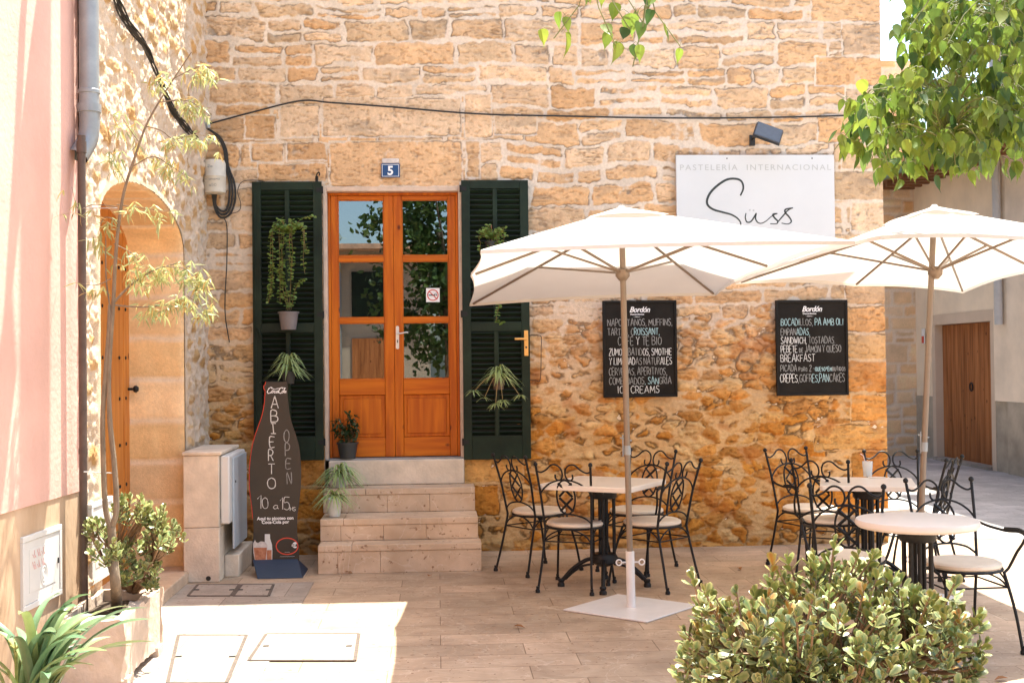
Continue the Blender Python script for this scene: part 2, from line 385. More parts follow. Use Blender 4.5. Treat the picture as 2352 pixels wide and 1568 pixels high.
def voron(U, V, sx=.20, sy=.13, seed=5, jit=.85):
    rs = np.random.RandomState(seed); jx = rs.rand(128, 128); jy = rs.rand(128, 128)
    u = (U+.05*(fbm(U+1, V+2, 4, 3)-.5)+.02*(fbm(U, V, 17, 2)-.5))/sx; v = (V+.05*(fbm(U+11, V+5, 4, 3)-.5)+.02*(fbm(U+3, V, 19, 2)-.5))/sy
    ui = np.floor(u).astype(int); vi = np.floor(v).astype(int)
    d1 = np.full(U.shape, 9.); d2 = np.full(U.shape, 9.); sid = np.zeros(U.shape, int)
    for a in (-1, 0, 1):
        for b in (-1, 0, 1):
            ci = ui+a; cj = vi+b
            px = ci+.5+jit*(jx[ci & 127, cj & 127]-.5); py = cj+.5+jit*(jy[ci & 127, cj & 127]-.5)
            dd = np.sqrt((u-px)**2+(v-py)**2)
            n1 = dd < d1
            d2 = np.where(n1, d1, np.minimum(d2, dd)); sid = np.where(n1, (ci & 127)*128+(cj & 127), sid); d1 = np.where(n1, dd, d1)
    return (d2-d1)*min(sx, sy)*.5, sid
def hashf(i, s=0):
    return np.modf(np.abs(np.sin(i*12.9898+s*78.233)*43758.5453))[0]
def palcol(pal, sid, s=0):
    t = hashf(sid, s)*(len(pal)-1e-3); i = t.astype(int); c = pal[i]; br = (.88+.24*hashf(sid, s+3))[..., None]
    return c*br
def grid_obj(name, P, col, mask, material, parent=None):
    nv, nu = P.shape[:2]
    idx = np.arange(nv*nu).reshape(nv, nu)
    q = np.stack([idx[:-1, :-1], idx[:-1, 1:], idx[1:, 1:], idx[1:, :-1]], -1)[mask].reshape(-1, 4)
    used = np.unique(q); rem = np.full(nv*nu, -1); rem[used] = np.arange(len(used)); q = rem[q]
    me = bpy.data.meshes.new(name); me.vertices.add(len(used)); me.vertices.foreach_set('co', P.reshape(-1, 3)[used].astype(np.float32).ravel())
    me.loops.add(q.size); me.loops.foreach_set('vertex_index', q.ravel().astype(np.int32))
    me.polygons.add(len(q)); me.polygons.foreach_set('loop_start', (np.arange(len(q))*4).astype(np.int32)); me.polygons.foreach_set('loop_total', np.full(len(q), 4, np.int32))
    me.update(calc_edges=True)
    me.polygons.foreach_set('use_smooth', np.ones(len(q), bool))
    a = me.color_attributes.new('Col', 'FLOAT_COLOR', 'POINT')
    cc = np.ones((len(used), 4), np.float32); cc[:, :3] = col.reshape(-1, 3)[used]; a.data.foreach_set('color', cc.ravel())
    me.materials.append(material); o = bpy.data.objects.new(name, me); C.objects.link(o); o.parent = parent
    return o
# ------------------------------------------------------------------ cafe house facade
XL, XR = -1.93, F(2036, 900).x
HB = 6.6
def wx(px, y=0., py=745): return F(px, py, y).x
def wz(py, y=0., px=905): return F(px, py, y).z
DX0, DX1 = wx(744), wx(1064)
DZ0, DZ1 = wz(1054), wz(429)
house = thing('stone_house', 'golden rubble stone cafe house with pine double door, behind the umbrellas', 'house', (0, 0, 0))
def facade():
    res = .0072
    u = np.arange(XL-.02, XR+res*.5, res); v = np.arange(-.02, 4.95, res); U, V = np.meshgrid(u, v)
    d, sid, rel = coursed(U, V, 11, .105, .215, .20, .62, 1.35, gap=.004)
    d = d-.013*sst(.40, .66, fbm(U+51, V+13, 2.6, 3))
    dr, sr = voron(U, V, .185, .095, 5, .98); dr = dr+.002-.020*sst(.35, .7, fbm(U+9, V, 4, 3))
    n = fbm(U+2, V+4, 2.2, 3)-.5
    lim = 1.95+.8*n+np.where(U < -.6, -.75, 0)-.3*sst(3.0, 3.5, U)
    low = sst(.12, -.12, V-lim)
    sel = low > .5
    d = np.where(sel, dr, d); sid = np.where(sel, sr+5000, sid)
    blocks = []
    def pb(a, b, c, e): blocks.append((wx(a, 0, (c+e)/2), wx(b, 0, (c+e)/2), wz(e, 0, (a+b)/2), wz(c, 0, (a+b)/2)))
    pb(755, 1064, 322, 431); pb(738, 1062, 222, 316); pb(640, 735, 240, 318); pb(1066, 1132, 212, 318); pb(1068, 1104, 322, 412)
    pb(655, 752, 326, 372); pb(575, 652, 326, 374); pb(590, 752, 374, 420); pb(560, 635, 262, 322); pb(1134, 1235, 262, 312)
    rs = np.random.RandomState(2)
    z = -.02; k = 0
    while z < 5:
        h = rs.uniform(.22, .33); wd = (.34, .62)[k % 2]+rs.uniform(-.05, .08); blocks.append((XR-wd, XR+.05, z, z+h)); z += h; k += 1
    z = DZ0-.5; k = 0
    while z < DZ1-.1:   # jamb stones by the opening (mostly behind the shutters)
        h = rs.uniform(.26, .36); wd = (.3, .5)[k % 2]; blocks.append((DX1-.02, DX1+wd, z, z+h)); blocks.append((DX0-wd-.0, DX0+.02, z, z+h)); z += h; k += 1
    Uw = U+.012*(fbm(U, V, 7, 3)-.5)*2; Vw = V+.012*(fbm(U+8, V+3, 7, 3)-.5)*2
    blk = np.zeros(U.shape, bool)
    for i, (a, b, c, e) in enumerate(blocks):
        ins = (Uw > a) & (Uw < b) & (Vw > c) & (Vw < e)
        db = rbox(np.minimum(Uw-a, b-Uw), np.minimum(Vw-c, e-Vw), .025)-.008-.006*vn(U*6, V*6)
        d = np.where(ins, db, d); sid = np.where(ins, 9000+i*3, sid); blk |= ins
    edge = (fbm(U, V, 26, 4)-.5)*.026
    d = d+edge
    s = sst(-.002, .010, d)
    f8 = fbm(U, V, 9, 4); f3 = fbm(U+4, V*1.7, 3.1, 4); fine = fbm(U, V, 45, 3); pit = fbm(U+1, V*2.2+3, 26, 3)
    amp = np.where(blk, .006, np.where(sel, .028, .011))
    h = amp*sst(-.004, .035, d)*(.45+.9*hashf(sid, 1))+.007*(f8-.5)*(1+2*sel*s)+.0035*(fine-.5)
    h += np.where(sel, .026, .003)*(fbm(U*.7+7, V*1.6+7, 13, 4)-.5)
    h -= s*.008*sst(.58, .70, pit); h += .010*(fbm(U*.55+3, V*1.5, 24, 4)-.5)*(.5+.9*sel)
    cu = palcol(UP_PAL, sid, 2); cl = palcol(LO_PAL, sid, 5)
    mixz = np.clip(sst(2.5, .9, V+.5*n), 0, 1)[..., None]
    st = cu*(1-mixz)+cl*mixz
    # the ashlar keeps its paler tone high up
    mo = np.array((.69,.575,.46))*(1-mixz)+np.array((.62,.385,.175))*mixz
    st = st*(.80+.40*f8[..., None])*(.90+.20*fine[..., None])*(1-.22*sst(.58, .72, pit)[..., None])  # pits also darkened in the colour, to stand in for weak shading
    mo = mo*(.80+.34*fbm(U+3, V, 7, 5)[..., None])*(.90+.2*fine[..., None])
    stain = (sst(.56, .70, f3)*sst(.5, .65, fbm(U*1.2, V*4, 4, 4)))[..., None]*(V > 1.9)[..., None]
    st = st*(1-stain*.38)+np.array((.24,.19,.14))*stain*.38
    sc = s[..., None]
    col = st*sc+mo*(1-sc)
    # fissures along upper and lower stone edges; dirt and shade put into the colour
    cr = sst(.008, .001, np.abs(d-.003))*sst(.49, .60, fbm(U*1.3+6, V*2.5, 5, 3))
    lay = sst(.035, .0, np.abs(fbm(U*.35+61, V*1.9+3, 7.5, 4)-.5))*sst(.52, .62, fbm(U+2, V+71, 3.3, 3))*s*(~blk); cr = np.maximum(cr, lay*.75)
    h -= cr*.012; col = col*(1-(.46+.16*mixz)*cr[..., None])
    rusty = (sst(.6, .75, fbm(U+40, V+3, 4.5, 4))*sel)[..., None]
    col = col*(1-.6*rusty)+np.array((.42,.15,.035))*.6*rusty
    foot_dark = sst(.55, .0, V+.25*(f3-.5))[..., None]; col = col*(1-.25*foot_dark)  # colour gets darker towards the foot of the wall
    P = np.stack([U, -h-.004, V], -1)
    um = (U[:-1, :-1]+res/2); vm = (V[:-1, :-1]+res/2)
    mask = ~((um > DX0) & (um < DX1) & (vm < DZ1) & (vm > 0.0))
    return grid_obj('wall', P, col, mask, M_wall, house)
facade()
b = MB()   # body of the house behind the stone skin
b.bb((XL+.002, .012, 0), (DX0-.001, .55, HB)); b.bb((DX1+.001, .012, 0), (XR-.002, .55, HB)); b.bb((DX0, .012, DZ1+.004), (DX1, .55, HB))
b.bb((XL+.001, -.006, 4.93), (XR-.001, .012, HB))
b.build('wall_core', M_plaster, house, smooth=False)
b = MB(); b.bb((XL+.1, 2.6, 0), (XR-.003, 7.5, HB-.01)); b.bb((XL+.1, .552, 0), (XL+.3, 2.6, HB-.01)); b.bb((XR-.2, .552, 0), (XR-.004, 2.6, HB-.01)); b.bb((XL+.1, .552, 3.2), (XR-.004, 2.6, HB-.02))
b.bb((XL+.3, .552, 0), (XR-.2, 2.6, DZ0-.02))
b.build('rear_walls', M_hollow, house, smooth=False)
b = MB(); b.bb((XL-.0, -.12, HB), (XR+.25, 7.6, HB+.08)); b.build('roof', M_rooftile, house, smooth=False)
# plaster reveal round the opening
yd = .085
b = MB(); t = .032
b.bb((DX0, -.012, DZ0), (DX0+t, yd+.05, DZ1)); b.bb((DX1-t, -.012, DZ0), (DX1, yd+.05, DZ1)); b.bb((DX0+t, -.012, DZ1-t*1.2), (DX1-t, yd+.05, DZ1))
b.build('door_surround', mat('pale_limewash', (.62,.47,.36), .9, .15, 12, .3, 60), house, bev=.004)
b = MB(); ix0, ix1 = DX0+t+.001, DX1-t-.001; iz0, iz1 = DZ0+.012, DZ1-t*1.2-.001
fw = .022
b.bb((ix0, yd-.005, iz0), (ix0+fw, yd+.06, iz1)); b.bb((ix1-fw, yd-.005, iz0), (ix1, yd+.06, iz1)); b.bb((ix0+fw, yd-.005, iz1-fw), (ix1-fw, yd+.06, iz1))
b.build('door_frame', M_door, house, bev=.003)
b = MB(); b.bb((DX0+.01, -.02, DZ0-.0), (DX1-.01, yd+.06, DZ0+.011)); b.build('door_sill', M_zinc, house)
lx0, lx1, lz0, lz1 = ix0+fw+.002, ix1-fw-.002, iz0+.004, iz1-fw-.002
mid = (lx0+lx1)/2
pz = [(wz(587, yd), wz(459, yd)), (wz(729, yd), wz(600, yd)), (wz(870, yd), wz(741, yd))]
for s, (a, c) in enumerate(((lx0, mid-.001), (mid+.001, lx1))):
    lf = MB(); st = .072 if s else .066
    pa, pc = a+(.078 if s == 0 else .085), c-(.085 if s == 0 else .078)
    if s == 0: pa, pc = a+.060, c-.080
    else: pa, pc = a+.072, c-.062
    y0, y1 = yd, yd+.042
    lf.bb((a, y0, lz0), (pa, y1, lz1)); lf.bb((pc, y0, lz0), (c, y1, lz1))
    leafo = lf.build('door', M_door, house, bev=.003)
    e = .001
    bz = [lz1, pz[0][1], pz[0][0], pz[1][1], pz[1][0], pz[2][1], pz[2][0]]
    rails = [(bz[k+1], bz[k]) for k in (0, 2, 4)]
    zt, zb = wz(906, yd), wz(1004, yd)
    for ra, rb in rails+[(zt, bz[6]), (lz0, zb)]:
        r = MB(); r.bb((pa+e, y0+.003, ra), (pc-e, y1-.003, rb)); r.build('door_rail', M_doorh, leafo, bev=.004)
    p_ = MB(); p_.bb((pa+e, y0+.022, zb+e), (pc-e, y1-.006, zt-e)); p_.bb((pa+.030, y0+.010, zb+.032), (pc-.030, y0+.0215, zt-.032))
    p_.build('lower_panel', M_door, leafo, bev=.007)
    for zz0, zz1 in pz:
        g_ = MB(); g_.bb((pa+e, y0+.020, zz0+e), (pc-e, y0+.026, zz1-e)); g_.build('glass_pane', M_glass, leafo, smooth=False)
        # thin glazing bead
        q = MB(); w_ = .007
        q.bb((pa+e, y0+.008, zz0+e), (pa+w_, y0+.019, zz1-e)); q.bb((pc-w_, y0+.008, zz0+e), (pc-e, y0+.019, zz1-e))
        q.bb((pa+w_, y0+.008, zz0+e), (pc-w_, y0+.019, zz0+w_)); q.bb((pa+w_, y0+.008, zz1-w_), (pc-w_, y0+.019, zz1-e))
        q.build('glazing_bead', M_door, leafo)
    if s == 1:
        hx = a+.026; hz = wz(775, yd)
        h = MB(); poly = [(hx+.014*math.cos(t_), (hz+.085*(1 if math.sin(t_) > 0 else -1))+.014*math.sin(t_)) for t_ in [math.pi*2*k/16+.01 for k in range(16)]]
        h.prism(poly, y0-.001, y0-.007, lambda u, v, t: Vector((u, t, v)))
        h.tube([(hx, y0-.006, hz+.035), (hx, y0-.04, hz+.035)], .008)
        h.tube(catmull([(hx, y0-.04, hz+.035), (hx+.03, y0-.043, hz+.034), (hx+.07, y0-.043, hz+.042), (hx+.092, y0-.042, hz+.040)]), .0065)
        h.build('handle', M_steel, leafo)
        k_ = MB(); k_.bb((hx-.004, y0-.010, hz-.045), (hx+.004, y0-.0072, hz-.020)); k_.build('keyhole', M_black, leafo)
# no smoking sticker
st = thing('no_smoking_sticker', 'square white no smoking sticker on right hand door glass', 'sticker')
sx, sz, sy = wx(995, yd), wz(678, yd), yd+.0185
b = MB(); b.bb((sx-.061*.95, sy-.001, sz-.06), (sx+.061*.95, sy, sz+.06)); b.build('backing', M_print, st, smooth=False)
b = MB(); b.tube([(sx+.045*math.cos(a), sy-.0022, sz+.045*math.sin(a)) for a in [k*math.pi/20 for k in range(40)]], .0042, 4, closed=True)
b.tube([(sx-.031, sy-.0022, sz+.031), (sx+.031, sy-.0022, sz-.031)], .004, 4); b.build('red_ring', M_red, st)
b = MB(); b.bb((sx-.036, sy-.0032, sz-.006), (sx+.02, sy-.0012, sz+.004)); b.bb((sx+.024, sy-.0032, sz-.006), (sx+.036, sy-.0012, sz+.004)); b.tube(catmull([(sx+.012, sy-.002, sz+.006), (sx+.020, sy-.002, sz+.014), (sx+.030, sy-.002, sz+.012), (sx+.036, sy-.002, sz+.020)], 4), .0018, 4)
b.build('cigarette', M_ink, st)
tag(st, None, None)

# ---- shutters
def shutter(x0, x1, z0, z1, handle):
    y0, y1 = -.078, -.042; stl = .072; rl = .095; mz = z0+(z1-z0)*.475
    f = MB(); ms = .030; xm = (x0+x1)/2
    f.bb((x0, y0, z0), (x0+stl, y1, z1)); f.bb((x1-stl, y0, z0), (x1, y1, z1))
    f.bb((x0+stl, y0+.001, z1-rl*.75), (x1-stl, y1-.001, z1)); f.bb((x0+stl, y0+.001, z0), (x1-stl, y1-.001, z0+rl*2.1)); f.bb((x0+stl, y0+.001, mz-.04), (x1-stl, y1-.001, mz+.04))
    for a, c in ((z0+rl*2.1, mz-.04), (mz+.04, z1-rl*.75)): f.bb((xm-ms/2-.004, y0+.003, a), (xm+ms/2+.004, y1-.003, c))
    sh = f.build('shutter', M_green, house, bev=.003)
    for a, c in ((z0+rl*2.1, mz-.04), (mz+.04, z1-rl*.75)):
        for xa, xc in ((x0+stl, xm-ms/2-.004), (xm+ms/2+.004, x1-stl)):
            l_ = MB(); n = int((c-a)/.042)
            for k in range(n):
                zc = a+(k+.5)*(c-a)/n; M = Matrix.Translation(((xa+xc)/2, (y0+y1)/2, zc)) @ Matrix.Rotation(R(-38+random.uniform(-3, 3)), 4, 'X') @ Matrix.Rotation(R(random.uniform(-.5, .5)), 4, 'Y')
                l_.box((0, 0, 0), (xc-xa-.001, .040, .006), M)
            l_.build('louvre_panel', M_green, sh, smooth=False)
    bk = MB(); bk.bb((x0+.05, y1+.002, z0+.1), (x1-.05, y1+.006, z1-.06)); bk.build('shutter_backing', M_hollow, sh, smooth=False)
    hx = x1+.006 if not handle else x0-.006
    for zz in (z0+.15, (z0+z1)/2+.05, z1-.07): hg = MB(); hg.lathe([(.008, -.03), (.008, .03)], (hx, y0+.012, zz), 8); hg.bb((min(hx, hx+(-.05 if not handle else .05)), y0-.004, zz-.018), (max(hx, hx+(-.05 if not handle else .05)), y0-.001, zz+.018)); hg.build('hinge', M_iron, sh)
    if handle:
        h = MB(); hx = wx(1208, -.08); hz = wz(791, -.08)
        h.bb((hx-.018, y0-.010, hz-.108), (hx+.018, y0-.0005, hz+.108)); h.tube([(hx, y0-.01, hz+.035), (hx, y0-.045, hz+.035)], .009)
        h.bb((hx-.10, y0-.052, hz+.027), (hx+.008, y0-.040, hz+.045)); h.build('brass_handle', M_brass, sh, bev=.003)
        k = MB(); k.lathe([(.009, 0), (.009, .003)], (0, 0, 0), 12, M=Matrix.Translation((hx, y0-.0105, hz-.035)) @ Matrix.Rotation(R(90), 4, 'X')); k.build('lock_cylinder', M_black, sh)
    else:
        h = MB(); h.tube([(x0+.022, y0-.006, z0+.2), (x0+.022, y0-.006, z1-.1)], .005, 6); h.tube(catmull([(x0+.024, y0-.006, mz), (x0+.05, y0-.03, mz-.02), (x0+.07, y0-.03, mz-.07)]), .007); h.build('espagnolette_rod', M_green, sh)
    return sh
shutter(wx(584), wx(743), wz(1056, 0, 664), wz(420, 0, 660), False)
shutter(wx(1062), wx(1215), wz(1053, 0, 1140), wz(417, 0, 1135), True)
# hook and little strut above left shutter
o = MB(); hx, hz = wx(735), wz(412)
o.tube(catmull([(hx-.01, -.03, hz-.05), (hx-.008, -.06, hz), (hx-.01, -.07, hz+.03), (hx+.008, -.075, hz+.05), (hx+.016, -.08, hz+.035), (hx+.012, -.085, hz+.02)]), .005); o.lathe([(.012, 0), (.014, .03), (.012, .05)], (hx-.012, -.05, hz-.03), 8)
tag(o.build('shutter_hook', M_iron), 'small black iron hook above the left green shutter', 'hook')

# ---- steps
steps = thing('stone_steps', 'four beige marble steps rising to the pine double door', 'steps')
y1_ = G(920, 1314).y; y2_ = G(920, 1239, .217).y; y3_ = G(920, 1175, .387).y; y4_ = max(G(920, 1112.7, .58).y, y3_+.24)
xs = [(G(733, 1314).x, G(1107, 1312).x), (G(738, 1239, .217).x, G(1099, 1239, .217).x), (G(745, 1175, .387).x, G(1092, 1175, .387).x), (wx(752, y4_), wx(1063, y4_))]
zs = [0, .217, .387, .58, DZ0]; ys = [y1_, y2_, y3_, y4_]
print('steps', ys, zs, xs)
rs = random.Random(4)
for i in range(4):
    a, c = xs[i]; n = MB(); nz = .050 if i < 3 else .0
    if i < 3:
        cuts = [a, a+(c-a)*rs.uniform(.10, .55), c]
        for k in range(2): n.bb((cuts[k]+.0008, ys[i]-.008, zs[i+1]-nz), (cuts[k+1]-.0008, min(ys[i+1]+.0, -.03) if i < 3 else -.03, zs[i+1]))
        n.build('tread', M_step, steps, bev=.005)
    r = MB(); cuts = sorted([a, c]+([a+(c-a)*q for q in ((.12, .38+.1*i), (.13, .40, .67), (.12, .42, .70), ())[i]]))
    for k in range(len(cuts)-1): r.bb((cuts[k]+.0008, ys[i], zs[i]+(0.001 if i else 0)), (cuts[k+1]-.0008, (-.035 if i < 3 else .05), zs[i+1]-nz-.001))
    r.build('riser' if i < 3 else 'door_step', M_step if i < 3 else M_conc, steps, bev=.003 if i < 3 else .008)

# ------------------------------------------------------------------ left stone building with arched gateway
left = thing('stone_building', 'rough sunlit stone building with arched pine gate, left of the cafe', 'building', (XL, -1.8, 0))
inv = Matrix.Translation((-XL, 1.8, 0))
YL0 = XP(190, 900, XL).y-.02
yF = XP(420, 900, XL).y; AC = yF-1.16; AR = 1.16; AZ = 2.45; AH = .33
def archz(y): return AZ+AH*np.sqrt(np.clip(1-((y-AC)/AR)**2, 0, 1))
def leftwall():
    res = .009
    u = np.arange(YL0, .0, res); v = np.arange(-.02, 5.3, res); U, V = np.meshgrid(u, v)
    dr, sid = voron(U*1.0, V, .30, .13, 21); dr = dr-.010-.03*fbm(U+9, V, 2.5, 3)
    d = dr+(fbm(U, V, 22, 3)-.5)*.02
    s = sst(-.004, .014, d)
    f8 = fbm(U+3, V, 8, 4); f20 = fbm(U, V+5, 21, 3); f2 = fbm(U+8, V+2, 2.2, 3)
    az = archz(U); inside = (np.abs(U-AC) < AR) & (V < az)
    # smooth dressed band along the arch
    da = np.where(np.abs(U-AC) < AR, V-az, np.hypot(np.abs(U-AC)-AR, np.maximum(V-AZ, 0)))
    band = sst(.09, .03, da+.09*(fbm(U+2, V+6, 6, 3)-.4))
    hr = .016*sst(-.006, .05, d)*(.3+hashf(sid, 1))+.040*(f8-.5)+.040*(f20-.5)+.010*(fbm(U+1, V+8, 44, 3)-.5)+.02*(f2-.5)+.012
    h = hr*(1-band)+(.018+.004*(f20-.5))*band
    st = palcol(np.array([(.50,.325,.165),(.46,.29,.135),(.54,.37,.21),(.44,.25,.10)]), sid, 2)*(.8+.4*f8[..., None])
    mo = np.array((.58,.455,.34))*(.85+.3*f8[..., None])
    col = st*s[..., None]+mo*(1-s[..., None])
    bc = np.array((.60,.46,.32))*(.85+.3*f8[..., None]); j = sst(.012, .006, np.abs(np.mod(V+.07, .31)-.15))[..., None]*.4
    bc = bc*(1-j)+np.array((.66,.55,.45))*j
    col = col*(1-band[..., None])+bc*band[..., None]
    P = np.stack([h*1.0, U+1.8, V], -1)
    um = U[:-1, :-1]+res/2; vm = V[:-1, :-1]+res/2
    mask = ~((np.abs(um-AC) < AR) & (vm < archz(um)))
    grid_obj('wall', P, col, mask, M_wall, left)
    # reveal of the archway
    path = []; z = 0
    L1 = AZ; n1 = int(L1/.02)
    for k in range(n1): path.append((AC+AR, L1*k/n1, 0, 1))
    na = 140
    for k in range(na+1):
        a = math.pi*k/na; path.append((AC+AR*math.cos(a), AZ+AH*math.sin(a), 0, 0))
    for k in range(n1): path.append((AC-AR, L1*(1-(k+1)/n1), 0, 1))
    Pp = np.array([(p[0], p[1]) for p in path]); T = np.gradient(Pp, axis=0); T /= np.linalg.norm(T, axis=1)[:, None]+1e-9
    N = np.stack([-T[:, 1], T[:, 0]], 1)   # pointing into the opening
    ln = np.concatenate([[0], np.cumsum(np.linalg.norm(np.diff(Pp, axis=0), axis=1))])
    dep = np.arange(0, .44, .02); DD, LL = np.meshgrid(dep, ln)
    hb = .31; q = np.mod(LL+.03*(fbm(DD, LL, 3, 2)-.5)+.05, hb); dj = np.minimum(q, hb-q)
    jm = sst(.030, .010, dj)*(.7+.5*fbm(DD, LL, 8, 2)); hh = .012*sst(.0, .03, dj)+.014*(fbm(DD*2, LL, 6, 4)-.5)
    hh = hh*sst(0, .03, DD)
    blk = np.floor((LL+.05)/hb).astype(int)
    cc = palcol(np.array([(.79,.56,.31),(.75,.52,.27),(.82,.60,.36)]), blk, 7)*(.82+.36*fbm(DD, LL*2.2, 5, 4)[..., None])
    cc = cc*(1-jm[..., None])+np.array((.78,.64,.48))*jm[..., None]
    Y = Pp[:, 0][:, None]+N[:, 0][:, None]*hh; Z = Pp[:, 1][:, None]+N[:, 1][:, None]*hh
    P = np.stack([.012-DD, Y+1.8, Z], -1)
    grid_obj('arch_reveal', P, cc, np.ones((len(path)-1, len(dep)-1), bool), M_wall, left)
leftwall()
b = MB(); b.bb((XL-.7, YL0-.3, 0), (XL-.5, .2, 6.4)); b.bb((XL-.5, yF+.03, 0), (XL-.04, .2, 6.4)); b.bb((XL-.5, YL0-.3, 0), (XL-.04, AC-AR-.03, 6.4)); b.bb((XL-.5, AC-AR-.03, 2.9), (XL-.04, yF+.03, 6.4)); b.bb((XL-.04, YL0, 5.28), (XL+.0, -.001, 6.4))
b.bb((XL-5, YL0-.3, 0), (XL-.7, .2, 6.39))
b.build('wall_core', M_plaster, left, smooth=False, M=inv)
g = MB(); xg = XL-.40; ny = 14; wy = (2*AR)/ny
for k in range(ny):
    y0 = AC-AR+k*wy; zt = 2.85
    g.bb((xg-.05, y0+.001, .02), (xg+(.004 if k % 2 else 0), y0+wy-.002, zt))
gate = g.build('gate', M_plank, left, bev=.002, M=inv)
s_ = MB()
for zz in (2.32, 2.02, 1.66, 1.36, 1.34-.32, .72, .45):
    for yy in (yF-.12, yF-.30, yF-.75): s_.lathe([(.014, 0), (.012, .006), (.002, .009)], (0, 0, 0), 8, M=Matrix.Translation((xg+.004, yy, zz)) @ Matrix.Rotation(R(90), 4, 'Y'))
s_.build('gate_stud', M_iron, gate, M=inv)
p_ = XP(305, 893, xg+.03); k_ = MB(); k_.lathe([(.01, 0), (.01, .04), (.024, .05), (.028, .065), (.015, .082)], (0, 0, 0), 12, M=Matrix.Translation((xg, p_.y-.04, p_.z)) @ Matrix.Rotation(R(90), 4, 'Y')); k_.build('gate_knob', M_iron, gate, M=inv)
b = MB(); b.bb((xg-.03, AC-AR+.01, 0), (XL+.085, yF-.005, .085)); b.build('threshold', M_step, left, bev=.008, M=inv)

# ------------------------------------------------------------------ pink house (nearer, left)
A0 = G(190, 1499); A0 = Vector((XL-.01, YL0+.0, 0))
pd = Vector((math.sin(R(4.2)), math.cos(R(4.2)), 0)); pn = Vector((pd.y, -pd.x, 0))
Mp = Matrix((pd, pn, Vector((0,0,1)))).transposed().to_4x4(); Mp.translation = A0   # local x along wall (+ = away), y outward (towards street)
def PW(px, py):   # pixel onto the pink wall plane -> local (x, z)
    d = ray(px, py); t = (A0-CAM).dot(pn)/d.dot(pn); q = CAM+d*t; return (q-A0).dot(pd), q.z
pink = thing('pink_house', 'pink rendered house with stained ochre base, at the left edge', 'house', A0, math.atan2(pd.y, pd.x))
def pb_(b_, name, m_, par, **k): return b_.build(name, m_, par, **k)
dz = .925
b = MB(); b.bb((-9, -.35, dz), (0, 0, 6.8)); pb_(b, 'wall', M_pink, pink, smooth=False)
b = MB(); b.bb((-9, -.35, 0), (0, -.006, dz-.001)); pb_(b, 'dado', M_dado, pink, smooth=False)
b = MB(); b.bb((-9, -4, 0), (-.02, -.36, 6.6)); b.build('rear_walls', M_plaster, pink, smooth=False)
b = MB(); b.bb((-9.1, -4.2, 6.82), (.05, .30, 6.92)); b.build('roof', M_rooftile, pink, smooth=False)
# local axes of pink: x along wall, y outward? rotation by atan2(pd) puts local y = (-pd.y, pd.x); flip below
pink.rotation_euler = (0, 0, 0); pink.matrix_world = Matrix.Identity(4)
pink.location = (0, 0, 0)
for ch in pink.children: ch.data.transform(Mp); ch.data.flip_normals()
pink.location = A0
for ch in pink.children: ch.data.transform(Matrix.Translation(-A0))
def P3(x, y, z): return Mp @ Vector((x, y, z))
# gas cabinet in the dado
def cabinet(name, label, corners, fn, letters):
    t_ = thing(name, label, 'utility cabinet'); (x0, z0), (x1, z1) = corners
    b = MB(); w_ = .028
    for (a, c, e, g_) in ((x0, x1, z1-w_, z1), (x0, x1, z0, z0+w_), (x0, x0+w_, z0+w_, z1-w_), (x1-w_, x1, z0+w_, z1-w_)):
        b.prism([(a, e), (c, e), (c, g_), (a, g_)], -.02, .009, lambda u, v, t: fn(u, v, t))
    b.build('frame', M_cabinet, t_, bev=.003)
    b = MB(); a, c, e, g_ = x0+w_+.002, x1-w_-.002, z0+w_+.002, z1-w_-.002
    b.prism([(a, e), (c, e), (c, g_), (a, g_)], -.02, .004, lambda u, v, t: fn(u, v, t)); 
    b.prism([(a+.05, e+.05), (c-.05, e+.05), (c-.05, g_-.04), (a+.05, g_-.04)], .004, .006, lambda u, v, t: fn(u, v, t))
    dd = b.build('door', M_cabinet, t_, bev=.002)
    b = MB(); b.prism([(c-.022, (e+g_)/2-.012), (c-.014, (e+g_)/2-.012), (c-.014, (e+g_)/2+.016), (c-.022, (e+g_)/2+.016)], .004, .010, lambda u, v, t: fn(u, v, t)); b.build('latch', M_black, dd)
    if letters:
        b = MB()
        for r_ in range(2):
            for k in range(3):
                xx = a+.085+k*.055; zz = g_-.085-r_*.055; hh = .036
                for q in range(3): b.tube([fn(xx+q*.011, zz, .0150), fn(xx+q*.011+(q % 2)*.01, zz+hh*(.5+.5*((q+k+r_) % 2)), .0064)], .0011, 4)
        b.build('lettering', mat('faded_red_print', (.62,.25,.22), .6, .1, 10), dd)
        b = MB(); cx_, cz_ = (a+c)/2+.01, (e+g_)/2-.035
        for rr in (.055, .036, .018): b.tube([fn(cx_+rr*.75*math.cos(q*math.pi/10), cz_+rr*math.sin(q*math.pi/10), .0064) for q in range(20)], .0018, 4, closed=True)
        b.build('embossed_emblem', M_signgrey, dd)
    return t_
x1, z1 = PW(139, 1203); x0, z0 = PW(50, 1408)
cabinet('gas_cabinet', 'white square gas meter cabinet set in the pink house base', ((x0, z0), (x1, z1)), lambda u, v, t: P3(u, t, v), True)
q0 = XP(200, 1345, XL); q1 = XP(243, 1140, XL)
cabinet('meter_cabinet', 'white meter cabinet in the stone wall behind the thin tree', ((q0.y, q0.z), (q1.y+.05, q1.z)), lambda u, v, t: Vector((XL+.02+t, u, v)), False)

